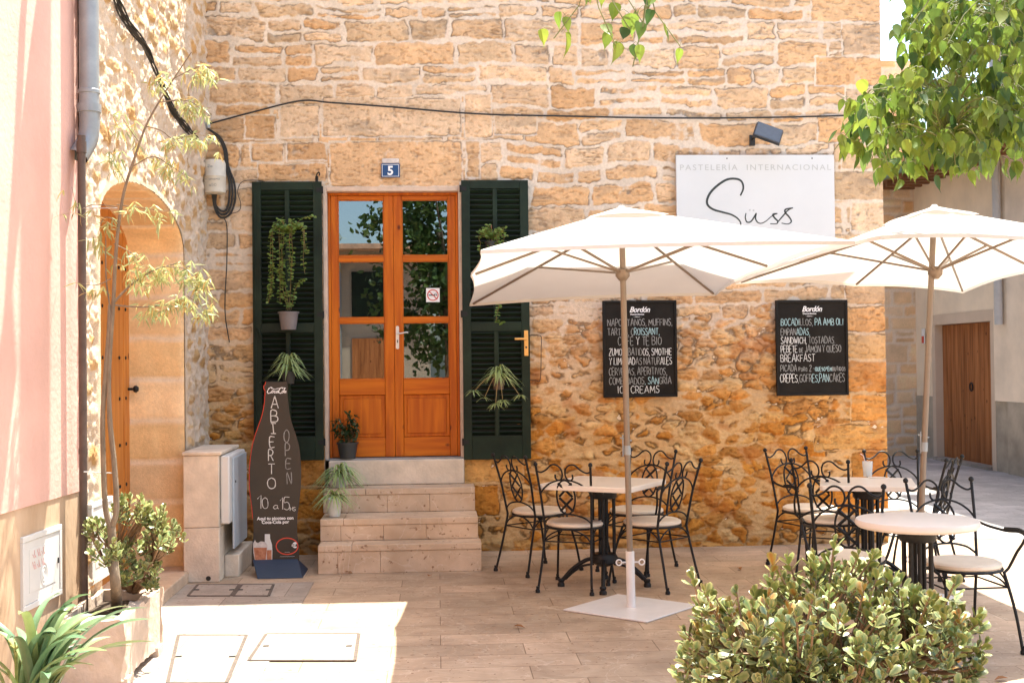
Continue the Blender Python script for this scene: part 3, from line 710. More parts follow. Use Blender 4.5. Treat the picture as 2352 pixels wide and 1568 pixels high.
# big grey downpipe with elbow on the pink house corner
p_top = P3(-.02, .10, 6.7)
xx_, _ = PW(168, 100); 
dp = thing('downpipe', 'wide grey metal downpipe ending in an elbow by the pink wall', 'pipe')
rp_ = .052; off = .075
bx = xx_+.03
b = MB(); zE = PW(165, 245)[1]
b.tube([P3(bx, off, 6.8), P3(bx, off, zE)], rp_, 20)
b.tube(catmull([P3(bx, off, zE+.01), P3(bx, off, zE-.10), P3(bx-.012, off-.01, zE-.18), P3(bx-.06, off-.04, zE-.27)], 6), rp_*1.03, 20, cap=False)
b.build('pipe', M_zinc, dp)
b = MB(); b.lathe([(rp_+.001, -.022), (rp_+.010, -.022), (rp_+.010, .022), (rp_+.001, .022)], P3(bx, off, zE-.0), 24); b.lathe([(rp_+.001, -.012), (rp_+.006, -.008), (rp_+.006, .008), (rp_+.001, .012)], P3(bx, off, zE+.09), 24); b.build('collar', M_zinc, dp)
b = MB(); q0 = XP(190, 305, XL+.05); q1 = XP(195, 1400, XL+.05)
yy = XP(190, 850, XL+.045).y
b.tube([(XL+.045, yy, 0), (XL+.045, yy, XP(188, 312, XL+.045).z)], .021, 14); b.lathe([(.026, -.03), (.026, .03)], (XL+.045, yy, XP(190, 340, XL+.045).z), 14); b.lathe([(.024, -.015), (.024, .015)], (XL+.045, yy, 1.15), 14)
tag(b.build('brown_pipe', M_rust), 'slim brown vertical pipe between the pink house and the stone building', 'pipe')
# unseen shapes added above the frame to cast shadows on the pink wall
lp = thing('lantern_shadow_caster', 'unseen lantern shape added above the pink wall to cast curved shadows', 'shadow caster', P3(-.1, 0, 5.2)); lpi = Matrix.Translation(-P3(-.1, 0, 5.2))
b = MB(); b.tube(catmull([P3(-.1, 0, 4.65), P3(.0, .18, 5.0), P3(.02, .42, 5.15), P3(.05, .62, 4.95), P3(.02, .72, 4.7)], 8), .035); b.tube(catmull([P3(-.35, .0, 4.4), P3(-.3, .25, 4.7), P3(-.1, .45, 4.95), P3(.05, .64, 4.9)], 6), .03); b.build('bracket', M_iron, lp, M=lpi)
b = MB(); c_ = P3(.0, .72, 4.32); b.lathe([(.06, 0), (.10, .02), (.15, .26), (.17, .28), (.05, .36), (.01, .38)], c_, 6); b.build('caster_body', M_iron, lp, M=lpi)
bn = thing('banner_shadow_caster', 'unseen tall cloth strip added above the downpipe to shade the pink wall', 'banner', P3(.6, .0, 6.9)); bni = Matrix.Translation(-P3(.6, .0, 6.9))
b = MB(); b.prism([(.62, 3.95), (.88, 3.95), (.90, 6.9), (.64, 6.9)], .0, .012, lambda u, v, t: P3(.60-(6.9-v)*.03+t, u, v)); b.build('cloth', mat('cream_cloth', (.6,.55,.48), .9, .05, 5), bn, M=bni)
b = MB(); b.tube([P3(.605, -.1, 6.92), P3(.605, .95, 6.92)], .018); b.build('caster_pole', M_iron, bn, M=bni)

# ------------------------------------------------------------------ alley: houses at right
AX = 7.75
def AP(px, py, x=AX): return XP(px, py, x)
ph = thing('plaster_house', 'beige plastered house with brown plank door, at the far right', 'house', (AX, 6, 0)); ai = Matrix.Translation((-AX, -6, 0))
yA = AP(2106, 900).y; y_mid = AP(2289, 700).y
d0, d1 = AP(2152, 900), AP(2280, 900); dtop = AP(2215, 741).z
b = MB(); y_d1, y_d0 = d0.y, d1.y   # far, near
ztopB = 4.9
def wl(x0, x1, ya, yb, za, zb, mb=None): mb.bb((x0, ya, za), (x1, yb, zb))
dad = .98
for (ya, yb, za, zb) in ((y_d1, yA, dad, ztopB), (y_d0, y_d1, dtop, ztopB), (y_mid-.0, y_d0, dad, ztopB)): wl(AX, AX+.4, ya, yb, za, zb, b)
b.build('wall', M_plaster, ph, smooth=False, M=ai)
M_cem = mat('grey_stained_cement', (.42,.35,.27), .95, .25, 3, .4, 25)
for ya_, yb_ in ((y_d1+.125, yA), (y_mid-.4, y_d0-.125)): b = MB(); b.bb((AX-.012, ya_, 0), (AX+.39, yb_, dad-.002)); b.build('dado', M_cem, ph, smooth=False, M=ai)
b = MB(); b.bb((AX-.02, y_d1-.004, 0), (AX+.3, y_d1+.12, dtop-.004)); b.bb((AX-.02, y_d0-.12, 0), (AX+.3, y_d0+.004, dtop-.004)); b.bb((AX-.021, y_d0-.12, dtop-.0035), (AX+.3, y_d1+.12, dtop+.15)); b.build('door_surround', mat('smooth_cream_render', (.62,.48,.36), .85, .06, 3), ph, smooth=False, M=ai)
b = MB(); n_ = 12
for k in range(n_):
    a = y_d0+(y_d1-y_d0)*k/n_; b.bb((AX+.10, a+.004, .04), (AX+.14-(k % 2)*.004, a+(y_d1-y_d0)/n_-.004, dtop-.01))
dd = b.build('door', M_brown, ph, bev=.003, M=ai)
b = MB(); b.tube([(AX+.085+0*a, (y_d0+y_d1)/2-.08+.05*math.cos(a), 1.15+.06*math.sin(a)) for a in [k*math.pi/6 for k in range(12)]], .010, 6, closed=True); b.build('knocker', M_iron, dd, M=ai)
b = MB(); b.bb((AX-.08, y_d0, 0), (AX+.2, y_d1, .05)); b.build('threshold', M_slab, ph, M=ai)
# eave
ez0 = 4.30; y_ee = y_mid-1.9
b = MB()
for k in range(16):
    yk = y_ee+(yA-y_ee)*(k+.5)/16; b.bb((AX-.62, yk-.04, ez0), (AX-.052, yk+.04, ez0+.10))
b.bb((AX-.66, y_ee, ez0+.10), (AX-.052, yA+.3, ez0+.14)); eav = b.build('eave', M_oldwood, ph, M=ai)
b = MB(); b.bb((AX-.74, y_ee, ez0+.10), (AX-.665, yA+.3, ez0+.22)); b.build('gutter', M_drygreen, ph, M=ai)
b = MB(); n_ = 24
for k in range(n_):
    yk = y_ee+(yA+.3-y_ee)*(k+.5)/n_
    b.tube([(AX-.80, yk, ez0+.27), (AX+(2.5 if yk > y_mid+.1 else -.052), yk, ez0+(1.15 if yk > y_mid+.1 else .46))], .075, 8)
b.bb((AX-.70, y_ee, ez0+.225), (AX-.052, yA+.28, ez0+.235))
b.build('tiled_roof', M_rooftile, ph, M=ai)
b = MB(); b.bb((AX+.41, y_mid, 0), (AX+4, yA, 4.85)); b.build('rear_walls', M_plaster, ph, smooth=False, M=ai)
# red and white small plate by the door
pt = AP(2124, 782); b = MB(); b.bb((AX-.03, pt.y-.05, pt.z-.05), (AX-.0155, pt.y+.05, pt.z+.19)); tp = b.build('wall_plaque', M_print); tag(tp, 'small white and red plaque beside the brown plank door', 'plaque')
b = MB(); b.bb((AX-.033, pt.y-.045, pt.z-.04), (AX-.031, pt.y+.045, pt.z+.07)); b.build('red_panel', M_red, tp)
# tall house nearer on the right
th = thing('tall_house', 'tall grey beige rendered house beside the plank door, right edge', 'house', (AX, 3, 0)); ti = Matrix.Translation((-AX, -3, 0))
b = MB(); b.bb((AX-.05, -1.0, dad), (AX+4, y_mid-.001, 8.6)); b.build('wall', mat('rose_grey_render', (.82,.67,.52), .9, .18, 1.3, .3, 30), th, smooth=False, M=ti)
b = MB(); b.bb((AX-.065, -1.0, 0), (AX+4, y_mid-.4-.001, dad-.001)); b.build('dado', MATS['grey_stained_cement'], th, smooth=False, M=ti)
b = MB(); b.bb((AX-.5, -1.1, 8.6), (AX+4, y_mid, 8.72)); b.build('roof', M_rooftile, th, smooth=False, M=ti)
dq = AP(2293, 700, AX-.12); b = MB(); b.tube([(AX-.12, dq.y, AP(2298, 745, AX-.12).z), (AX-.12, dq.y, 8.5)], .055, 14); o = b.build('downpipe', mat('pale_grey_pipe', (.50,.48,.47), .5, .1, 8)); tag(o, 'pale grey downpipe on the tall house right of the plank door', 'pipe')
# light canvas hung under the eave
'''b = MB(); b.prism([(p0.y, 3.2), (p0.y, 4.05), ((p0.y+p1.y)/2, 4.15), (p1.y, 4.5), (p1.y, 3.2)], AX-.3, AX-.29, lambda u, v, t: Vector((t, u, v)))
'''
# end-of-alley stone house
eh = thing('rubble_house', 'pale stone house closing the alley behind the cafe corner', 'house', (6, yA+.02, 0)); ei = Matrix.Translation((-6, -(yA+.02), 0))
def endwall():
    res = .03; x0, x1 = XR-1, AX+.1
    u = np.arange(x0, x1, res); v = np.arange(0, 8.2, res); U, V = np.meshgrid(u, v)
    d, sid, rel = coursed(U, V, 40, .16, .30, .22, .5, pal=UP_PAL); s = sst(-.004, .012, d)
    # plaster on the right half, quoined stone strip on the left
    px_edge = F(2106, 800, yA).x
    pl = sst(-.03, .03, U-px_edge+.08*(fbm(U, V, 3, 3)-.5))*(V < 5.6); s = s*(1-pl)
    c = (palcol(UP_PAL, sid, 1)*s[..., None]*(.8+.4*fbm(U, V, 6, 3)[..., None])+np.array((.62,.50,.40))*(1-s[..., None])*(.9+.2*fbm(U, V, 2, 3)[..., None]))
    h = .02*s
    topz = 6.35+.0*U
    mask = (V[:-1, :-1] < F(2090, 140, yA).z)
    c = np.clip(c*1.25, 0, .85); P = np.stack([U-6, -h, V], -1)
    grid_obj('wall', P, c, mask, M_wall, eh)
    b = MB(); b.bb((x0, yA+.03, 0), (x1, yA+4, F(2090, 140, yA).z)); b.build('wall_core', M_plaster, eh, smooth=False, M=ei)
endwall()

# ------------------------------------------------------------------ houses behind the viewer (seen mirrored in the door glass)
op = thing('cream_house', 'cream plastered house with tiled eave across the square, mirrored in the door', 'house', (-2, -19, 0))
def om(b, name, m_, **k): return b.build(name, m_, op, M=Matrix.Translation((2, 19, 0)), **k)
b = MB(); b.bb((-9, -24, 0), (-.2, -19, 4.3)); om(b, 'wall', mat('dull_cream_plaster', (.42,.35,.27), .9, .1, 1), smooth=False)  # one even base colour, duller than the other cream plaster
b = MB(); b.bb((-9.3, -24, 4.3), (.1, -18.3, 4.42)); om(b, 'roof', M_rooftile, smooth=False)
b = MB(); b.tube([(-2.35, -18.9, 0), (-2.35, -18.9, 4.2)], .06, 10); om(b, 'downpipe', M_zinc)
b = MB(); b.bb((-9, -18.985, 0), (-.25, -18.97, .8)); om(b, 'dado', M_conc, smooth=False)
for xw in (-6.5, -3.6, -1.55):
    b = MB(); b.bb((xw-.5, -18.98, 2.7), (xw+.5, -18.92, 3.8)); w_ = om(b, 'window', M_green, smooth=False)
    b = MB(); b.bb((xw-.5, -18.98, .0), (xw+.5, -18.93, 2.2)); om(b, 'door', M_brown, smooth=False)
op2 = thing('stone_barn', 'low golden stone barn across the square, mirrored in the door', 'house', (5, -17, 0))
b = MB(); b.bb((1.8, -22, 0), (11, -17, 4.2)); b.build('wall', mat('golden_stone_blocks', (.50,.33,.18), .9, .25, 4, .6, 12), op2, smooth=False, M=Matrix.Translation((-5, 17, 0)))
b = MB(); b.bb((1.5, -22, 4.2), (11, -16.5, 4.32)); b.build('roof', M_rooftile, op2, smooth=False, M=Matrix.Translation((-5, 17, 0)))

# ------------------------------------------------------------------ ground
b = MB(); b.bb((-60, -60, -.3), (60, 60, 0)); tag(b.build('pavement', M_pave, smooth=False), kind='structure')
b = MB(); b.add([(XR+.0, .35, .004), (AX+.2, -.9, .004), (AX+.2, 12, .004), (XR-2, 12, .004), (XR-2, 7.7, .004), (XR, 7.7, .004)], [(0,1,2,3,4,5)]); tag(b.build('alley_road', M_alley, smooth=False), kind='structure')
# pale slabs with access covers at the left
def quad_from_px(pts, z): return [G(a, c, z) for a, c in pts]
a0 = G(420, 1345); a1 = G(905, 1352)
b = MB(); b.bb((XL+.05, -6.5, .0), (-.92, -1.32, .005)); 
tag(b.build('slab_strip', M_slab, smooth=False), kind='structure')
M_grout = mat('dirty_iron_frame', (.10,.075,.06), .9, .3, 30)
def cover(label, pts, n=(1,1), name='manhole_cover'):
    t_ = thing(name, label, 'access cover')
    q = [G(a, c, .006) for a, c in pts]; cen = sum(q, Vector())/4
    b = MB(); 
    for i in range(4): 
        a, c = q[i], q[(i+1) % 4]; dirn = (c-a).normalized(); sd = Vector((-dirn.y, dirn.x, 0))*.010
        b.add([a-sd, c-sd, c+sd, a+sd, a-sd+Vector((0,0,.004)), c-sd+Vector((0,0,.004)), c+sd+Vector((0,0,.004)), a+sd+Vector((0,0,.004))], [(4,5,6,7), (0,1,5,4), (1,2,6,5), (2,3,7,6), (3,0,4,7)])
    b.build('frame', M_grout, t_, smooth=False)
    b = MB(); qq = [cen+(p-cen)*.965 for p in q]; b.add([p+Vector((0,0,-.001)) for p in qq]+[p+Vector((0,0,.003)) for p in qq], [(4,5,6,7), (0,1,5,4), (1,2,6,5), (2,3,7,6), (3,0,4,7)])
    b.build('lid', M_slab, t_, smooth=False)
    b = MB()
    for u in (.08, .92):
        c_ = (q[0]*(1-u)+q[1]*u)*.5+(q[3]*(1-u)+q[2]*u)*.5
        for s in (-.009, .009): b.box((c_.x, c_.y+s, c_.z+.004), (.035, .008, .004))
    b.build('lifting_slot', M_black, t_, smooth=False)
cover('large pale access cover in the sunlit paving', [(572, 1516), (815, 1516), (824, 1455), (612, 1455)])
cover('pale access cover in the sunlit paving beside the planter', [(385, 1568), (520, 1568), (566, 1458), (410, 1458)])
cover('shaded access cover in front of the stone meter pillar', [(432, 1368), (530, 1368), (550, 1342), (455, 1342)])
cover('shaded access cover in front of the bottle shaped board', [(536, 1368), (617, 1368), (628, 1342), (556, 1342)])
# ------------------------------------------------------------------ strokes and lettering
GL = {
'A':(.9,[[(0,0),(.42,1),(.5,1),(.9,0)],[(.16,.36),(.76,.36)]]),'B':(.75,[[(0,0),(0,1),(.5,.97),(.62,.78),(.5,.57),(0,.53)],[(.3,.54),(.66,.45),(.75,.24),(.6,.04),(0,0)]]),
'C':(.75,[[(.75,.84),(.55,1),(.3,.97),(.06,.7),(.02,.4),(.2,.06),(.45,0),(.75,.16)]]),'D':(.8,[[(0,0),(0,1),(.4,.95),(.75,.66),(.78,.36),(.5,.06),(0,0)]]),
'E':(.65,[[(.65,1),(0,1),(0,0),(.65,0)],[(0,.52),(.52,.52)]]),'F':(.62,[[(.62,1),(0,1),(0,0)],[(0,.52),(.5,.52)]]),
'G':(.8,[[(.75,.84),(.5,1),(.2,.9),(.02,.55),(.1,.15),(.4,0),(.75,.14),(.76,.45),(.45,.45)]]),'H':(.75,[[(0,0),(0,1)],[(.75,0),(.75,1)],[(0,.5),(.75,.5)]]),
'I':(.2,[[(.1,0),(.1,1)]]),'J':(.5,[[(.5,1),(.5,.25),(.36,.03),(.16,.02),(0,.2)]]),'K':(.7,[[(0,0),(0,1)],[(.66,1),(.05,.48),(.7,0)]]),
'L':(.58,[[(0,1),(0,0),(.58,.02)]]),'M':(1.0,[[(0,0),(.1,1),(.5,.3),(.9,1),(1,0)]]),'N':(.8,[[(0,0),(0,1),(.78,0),(.8,1)]]),
'O':(.8,[[(.4,1),(.1,.82),(0,.48),(.12,.14),(.4,0),(.7,.14),(.8,.5),(.7,.84),(.4,1)]]),'P':(.66,[[(0,0),(0,1),(.46,.98),(.66,.76),(.5,.5),(0,.45)]]),
'Q':(.85,[[(.4,1),(.1,.82),(0,.48),(.12,.14),(.4,0),(.7,.14),(.8,.5),(.7,.84),(.4,1)],[(.5,.25),(.88,-.08)]]),'R':(.7,[[(0,0),(0,1),(.46,.98),(.64,.76),(.46,.52),(0,.48)],[(.3,.5),(.7,0)]]),
'S':(.66,[[(.64,.88),(.4,1),(.12,.92),(.08,.7),(.3,.54),(.56,.42),(.64,.2),(.42,.02),(.16,.02),(0,.16)]]),'T':(.75,[[(0,1),(.75,1)],[(.38,1),(.38,0)]]),
'U':(.75,[[(0,1),(.02,.3),(.2,.02),(.5,.02),(.72,.3),(.75,1)]]),'V':(.8,[[(0,1),(.4,0),(.8,1)]]),'W':(1.0,[[(0,1),(.24,0),(.5,.7),(.76,0),(1,1)]]),
'X':(.75,[[(0,0),(.75,1)],[(0,1),(.75,0)]]),'Y':(.75,[[(0,1),(.38,.5),(.75,1)],[(.38,.5),(.36,0)]]),'Z':(.7,[[(0,1),(.7,1),(0,0),(.7,0)]]),
',':(.16,[[(.1,.08),(.02,-.16)]]),'.':(.14,[[(.05,.0),(.08,.05)]]),'-':(.4,[[(0,.45),(.4,.45)]]),'+':(.4,[[(0,.45),(.4,.45)],[(.2,.25),(.2,.65)]]),
'1':(.35,[[(0,.72),(.3,1),(.3,0)]]),'0':(.6,[[(.3,1),(.05,.8),(0,.45),(.1,.1),(.32,0),(.55,.15),(.6,.55),(.5,.88),(.3,1)]]),'5':(.6,[[(.6,1),(.1,1),(.05,.58),(.35,.62),(.58,.42),(.55,.12),(.3,0),(0,.1)]]),
'2':(.6,[[(.02,.8),(.2,1),(.5,.95),(.55,.7),(.0,0),(.6,.02)]]),'a':(.6,[[(.5,.45),(.25,.5),(.03,.25),(.2,.02),(.45,.15),(.5,.45),(.5,.1),(.62,.05)]]),
'h':(.5,[[(0,0),(0,.6)],[(.45,0),(.45,.6)],[(0,.32),(.45,.32)]]),'s':(.4,[[(.4,.5),(.1,.56),(.08,.36),(.38,.26),(.3,.03),(0,.06)]]),
'd':(.5,[[(0,0),(0,.62),(.35,.5),(.45,.3),(.35,.06),(0,0)]]),'e':(.45,[[(.42,.62),(0,.62),(0,0),(.42,0)],[(0,.32),(.35,.32)]]),'p':(.45,[[(0,0),(0,.62),(.4,.55),(.4,.35),(0,.28)]]),
'r':(.45,[[(0,0),(0,.62),(.4,.55),(.4,.38),(0,.3)],[(.15,.3),(.45,0)]]),'q':(.5,[[(.25,.62),(.02,.4),(.05,.08),(.25,0),(.48,.1),(.5,.45),(.25,.62)],[(.3,.15),(.55,-.05)]]),
'u':(.5,[[(0,.62),(.03,.12),(.25,0),(.46,.12),(.5,.62)]]),'o':(.5,[[(.25,.62),(.02,.4),(.05,.08),(.25,0),(.48,.1),(.5,.45),(.25,.62)]]),'m':(.6,[[(0,0),(.05,.62),(.3,.2),(.55,.62),(.6,0)]]),
'b':(.45,[[(0,0),(0,.62),(.35,.58),(.38,.4),(0,.33),(.42,.26),(.42,.06),(0,0)]]),'t':(.45,[[(0,.62),(.45,.62)],[(.22,.62),(.22,0)]]),'i':(.1,[[(.05,0),(.05,.62)]]),
}
ACC = {'É':'E','Í':'I','Ó':'O','Ü':'U'}
def chalk(mbs, text, x0, x1, z0, z1, y, wd=.0058, choose=None, rs=None, ax=None):
    # fits hand lettering into the box; mbs = list of builders, choose(i) picks one
    sp = .24; ws = []
    for ch in text:
        if ch == ' ': ws.append(.45)
        else: ws.append(GL[ACC.get(ch, ch)][0]+sp)
    tot = sum(ws)-sp; kx = (x1-x0)/tot; H = z1-z0; cx_ = x0; r = rs or random
    for i, ch in enumerate(text):
        if ch != ' ':
            mb = mbs[choose(i) if choose else 0]; base = ACC.get(ch, ch)
            j = r.uniform(-.03, .03)*H; sl = r.uniform(-.05, .05); hs = r.uniform(.93, 1.06)
            strokes = list(GL[base][1])
            if ch in ACC and ch != 'Ü': strokes = strokes+[[(GL[base][0]*.4, 1.08), (GL[base][0]*.8+.1, 1.28)]]
            for s in strokes:
                pts = [(cx_+(u+sl*v)*kx+r.uniform(-.015, .015)*kx, z0+j+v*H*hs) for u, v in s]
                P = [Vector((u, y, v)) for u, v in pts]
                if len(P) > 3: P = catmull(P, 3)
                if ax: P = [ax(p) for p in P]; nn = ax(Vector((0, -1, 0)))-ax(Vector((0, 0, 0)))
                else: nn = Vector((0, -1, 0))
                n0 = len(mb.v); mb.ribbon(P, [wd*r.uniform(.7, 1.15) for _ in P], nn)
        cx_ += ws[i]*kx
def font_mb(text, size, x, z, y, shear=0, offset=0, align='CENTER', space=1.0, sx=1.0, serif=False):
    cu = bpy.data.curves.new('lettering', 'FONT'); cu.body = text; cu.size = size; cu.shear = shear; cu.offset = offset; cu.align_x = align; cu.space_character = space; cu.extrude = .0006; cu.resolution_u = 3
    ob = bpy.data.objects.new('lettering', cu); C.objects.link(ob); bpy.context.view_layer.update()
    me = bpy.data.meshes.new_from_object(ob.evaluated_get(bpy.context.evaluated_depsgraph_get()))
    mb = MB(); mb.add([Vector((x+v.co.x*sx, y-v.co.z, z+v.co.y)) for v in me.vertices], [tuple(p.vertices) for p in me.polygons])
    bpy.data.objects.remove(ob); bpy.data.meshes.remove(me); bpy.data.curves.remove(cu); return mb
def merge(a, b): a.add(b.v, b.f); return a

# ---- menu boards
def menuboard(label, px0, px1, py0, py1, lines, crop_x0, crop_x1, crop_y0, crop_y1, logo):
    t_ = thing('menu_board', label, 'menu board', group='black menu boards on the cafe wall')
    ym = -.072; x0, x1 = F(px0, (py0+py1)/2, ym).x, F(px1, (py0+py1)/2, ym).x; z0, z1 = F((px0+px1)/2, py1, ym).z, F((px0+px1)/2, py0, ym).z
    t_.location = (0, 0, 0)
    b = MB(); b.bb((x0+.01, ym+.004, z0+.01), (x1-.01, ym+.022, z1-.01)); b.build('board', M_board, t_, smooth=False)
    fw = .020; b = MB()
    b.bb((x0, ym-.006, z0), (x0+fw, ym+.024, z1)); b.bb((x1-fw, ym-.006, z0), (x1, ym+.024, z1)); b.bb((x0+fw, ym-.006, z1-fw), (x1-fw, ym+.024, z1)); b.bb((x0+fw, ym-.006, z0), (x1-fw, ym+.024, z0+fw))
    b.build('frame', M_boardframe, t_, bev=.002)
    X = lambda u: x0+(u-crop_x0)/(crop_x1-crop_x0)*(x1-x0); Z = lambda v: z1-(v-crop_y0)/(crop_y1-crop_y0)*(z1-z0)
    rs = random.Random(int(px0))
    for (tx, a, c, e, g_, cols) in lines:
        n = len(tx); W, Gm, B_ = MB(), MB(), MB()
        chalk([W, Gm, B_], tx, X(a), X(c), Z(g_), Z(e), ym+.0034, choose=lambda i: 'WGB'.index(cols[min(len(cols)-1, int(i*len(cols)/n))]), rs=rs)
        for q_, nm_, mm_ in ((W, 'white_lettering', M_chalkw), (Gm, 'grey_lettering', M_chalkg), (B_, 'blue_lettering', M_chalkb)):
            if q_.v: q_.build(nm_, mm_, t_, smooth=False)
    lx, lz = X(logo[0]), Z(logo[1])
    q = font_mb('Bordón', .066, lx, lz-.018, ym+.0030, shear=.35, offset=.0012, sx=.92, space=.92)
    merge(q, font_mb('Descendientes', .020, lx-.02, lz-.042, ym+.0030, offset=.0004)); merge(q, font_mb('- clásico -', .017, lx-.02, lz-.062, ym+.0030))
    q.build('logo', M_print, t_, smooth=False)
L1 = [('NAPOLITANOS, MUFFINS,', 165, 720, 250, 306, 'GGGG'), ('TARTAS, CROISSANT,', 165, 610, 327, 386, 'GGBB'), ('CAFÉ Y TÉ BIO', 252, 625, 402, 472, 'GWGG'),
      ('ZUMOS, BATIDOS, SMOTHIE', 175, 712, 502, 560, 'WGWW'), ('Y LIMONADAS NATURALES', 175, 712, 580, 640, 'WWGGW'), ('CERVEZAS, APERITIVOS,', 172, 668, 667, 728, 'GGGG'),
      ('COMBINADOS, SANGRÍA', 172, 705, 750, 808, 'GGBG'), ('ICE CREAMS', 245, 600, 825, 883, 'W')]
menuboard('framed black menu board behind the taller umbrella pole, last line ICE CREAMS', 1385, 1555, 690, 912, L1, 122, 758, 90, 920, (440, 172))
L2 = [('BOCADILLOS, PA AMB OLI', 1662, 2192, 245, 302, 'BGBB'), ('EMPANADAS,', 1660, 1905, 327, 385, 'GB'), ('SANDWICH, TOSTADAS.', 1660, 2120, 402, 458, 'WWWGGG'), ('PEBETE de JAMÓN Y QUESO', 1658, 2170, 475, 533, 'WGGG'),
      ('BREAKFAST', 1655, 1945, 550, 612, 'W'), ('PICADA para 2 -queso+embutidos', 1652, 2205, 640, 695, 'GGBG'), ('CREPES,GOFRES,PANCAKES', 1648, 2198, 722, 788, 'WGBG')]
menuboard('framed black menu board with the word BREAKFAST, nearest the corner of the cafe', 1783, 1948, 689, 908, L2, 1617, 2230, 85, 905, (1925, 165))

# ---- name sign
t_ = thing('shop_sign', 'large white shop sign with handwritten dark name, above the umbrella', 'shop sign')
ys_ = -.075; x0, x1 = F(1554, 450, ys_).x, F(1917, 450, ys_).x; z1 = F(1735, 356, ys_).z; z0 = z1-.98
b = MB(); b.bb((x0, ys_, z0), (x1, ys_+.03, z1)); b.build('panel', M_sign, t_, bev=.002)
b = font_mb('PASTELERÍA  INTERNACIONAL', .070, (x0+x1)/2, F(1735, 391, ys_).z, ys_-.001, space=1.28, sx=.93)
# serif feet for the slab letters
zz = F(1735, 391, ys_).z; tw = max(v[0] for v in b.v)-min(v[0] for v in b.v); k_ = (x1-x0)*.955/tw; b.v = [((x0+x1)/2+(v[0]-(x0+x1)/2)*k_, v[1], v[2]) for v in b.v]
b.build('slab_lettering', M_signgrey, t_, smooth=False)
c1 = lambda p: (p[0]/3.2+1058.4, p[1]/3.2+333.2); c2 = lambda p: (p[0]/3.2+1666, p[1]/3.2+333.2)
def sp(pts, cc, wd, mb):
    P = catmull([F(*cc(p), ys_-.0015) for p in pts], 6); n = len(P); mb.ribbon([Vector((p.x, ys_-.0015, p.z)) for p in P], [wd*(.55+.45*math.sin(math.pi*min(1, i/n*1.1+.1))) for i in range(n)], (0, -1, 0))
b = MB()
sp([(2055, 372), (2076, 320), (2066, 272), (2030, 250), (1960, 253), (1890, 295), (1835, 350), (1810, 405), (1818, 445), (1860, 475), (1930, 495), (1990, 512), (2035, 540), (2058, 580), (2040, 640), (1960, 690), (1860, 680)], c1, .020, b)
sp([(152, 500), (147, 535), (160, 566), (190, 560), (222, 512), (226, 505), (222, 540), (238, 568), (265, 575), (300, 558), (345, 520), (383, 503)], c2, .013, b)
sp([(383, 503), (350, 510), (362, 535), (385, 560), (375, 578), (330, 578)], c2, .015, b)
sp([(385, 566), (420, 525), (460, 480), (497, 462)], c2, .013, b); sp([(497, 462), (445, 472), (440, 495), (470, 530), (485, 562), (460, 580), (413, 574)], c2, .015, b)
b.build('handwritten_name', M_ink, t_, smooth=False)
b = MB()
for p in ((180, 478), (207, 480)):
    q = F(*c2(p), ys_); b.lathe([(.008, 0), (.008, .0015)], (0, 0, 0), 10, M=Matrix.Translation((q.x, ys_, q.z)) @ Matrix.Rotation(R(90), 4, 'X'))
b.build('umlaut_dots', M_signgrey, t_)
b = MB(); q = F(1679, 365, ys_)
for xx in (x0+.32*(x1-x0)/1, x0+.86*(x1-x0)): b.lathe([(.006, 0), (.006, .003)], (0, 0, 0), 8, M=Matrix.Translation((xx, ys_, z1-.03)) @ Matrix.Rotation(R(90), 4, 'X'))
b.build('screw', M_black, t_)

# ---- solar lamp above the sign
t_ = thing('solar_lamp', 'small dark solar spotlight fixed on the stone wall above the white sign', 'lamp')
pc = F(1765, 305, -.30); Ml = Matrix.Translation(pc) @ Matrix.Rotation(R(10), 4, 'Y') @ Matrix.Rotation(R(56), 4, 'X') @ Matrix.Rotation(R(-14), 4, 'Z')
b = MB(); b.box((0, 0, 0), (.225, .165, .022), Ml); b.build('solar_panel', M_blueplate if False else mat('solar_panel_glass', (.045,.055,.075), .2, .1, 20), t_, bev=.006)
b = MB(); b.box((0, 0, -.016), (.238, .178, .012), Ml); b.build('housing', M_black, t_, bev=.004)
b = MB(); w0 = F(1727, 322, -.02); b.tube(catmull([(w0.x, -.01, w0.z-.01), (w0.x, -.10, w0.z+.01), (pc.x-.06, pc.y+.03, pc.z-.02)]), .012); b.bb((w0.x-.022, -.045, w0.z-.05), (w0.x+.022, -.015, w0.z+.04)); b.build('bracket', M_black, t_)

# ---- number plate
t_ = thing('number_plate', 'small blue enamel house number plate 5 above the pine door', 'number plate')
x0, x1 = wx(879), wx(922); z0, z1 = wz(409), wz(377); yn = -.030
b = MB(); b.bb((x0, yn, z0), (x1, yn+.02, z1)); b.build('plate', M_blueplate, t_, bev=.004)
b = MB(); e = .008; w_ = .0035
for (a, c, d_, g_) in ((x0+e, x1-e, z1-e-w_, z1-e), (x0+e, x1-e, z0+e, z0+e+w_), (x0+e, x0+e+w_, z0+e+w_, z1-e-w_), (x1-e-w_, x1-e, z0+e+w_, z1-e-w_)): b.bb((a, yn-.001, d_), (c, yn+.001, g_))
merge(b, font_mb('5', .105, (x0+x1)/2, (z0+z1)/2-.036, yn-.0012, offset=.003)); b.build('numeral', M_print, t_, smooth=False)
b = MB(); b.bb((x0+.006, -.022, z1+.003), (x1-.006, .0, z1+.045)); tag(b.build('plaster_patch', mat('white_filler', (.62,.56,.52), .8, .2, 30, .5, 60), bev=.008), 'rough white filler patch right above the blue number plate', 'plaster patch')

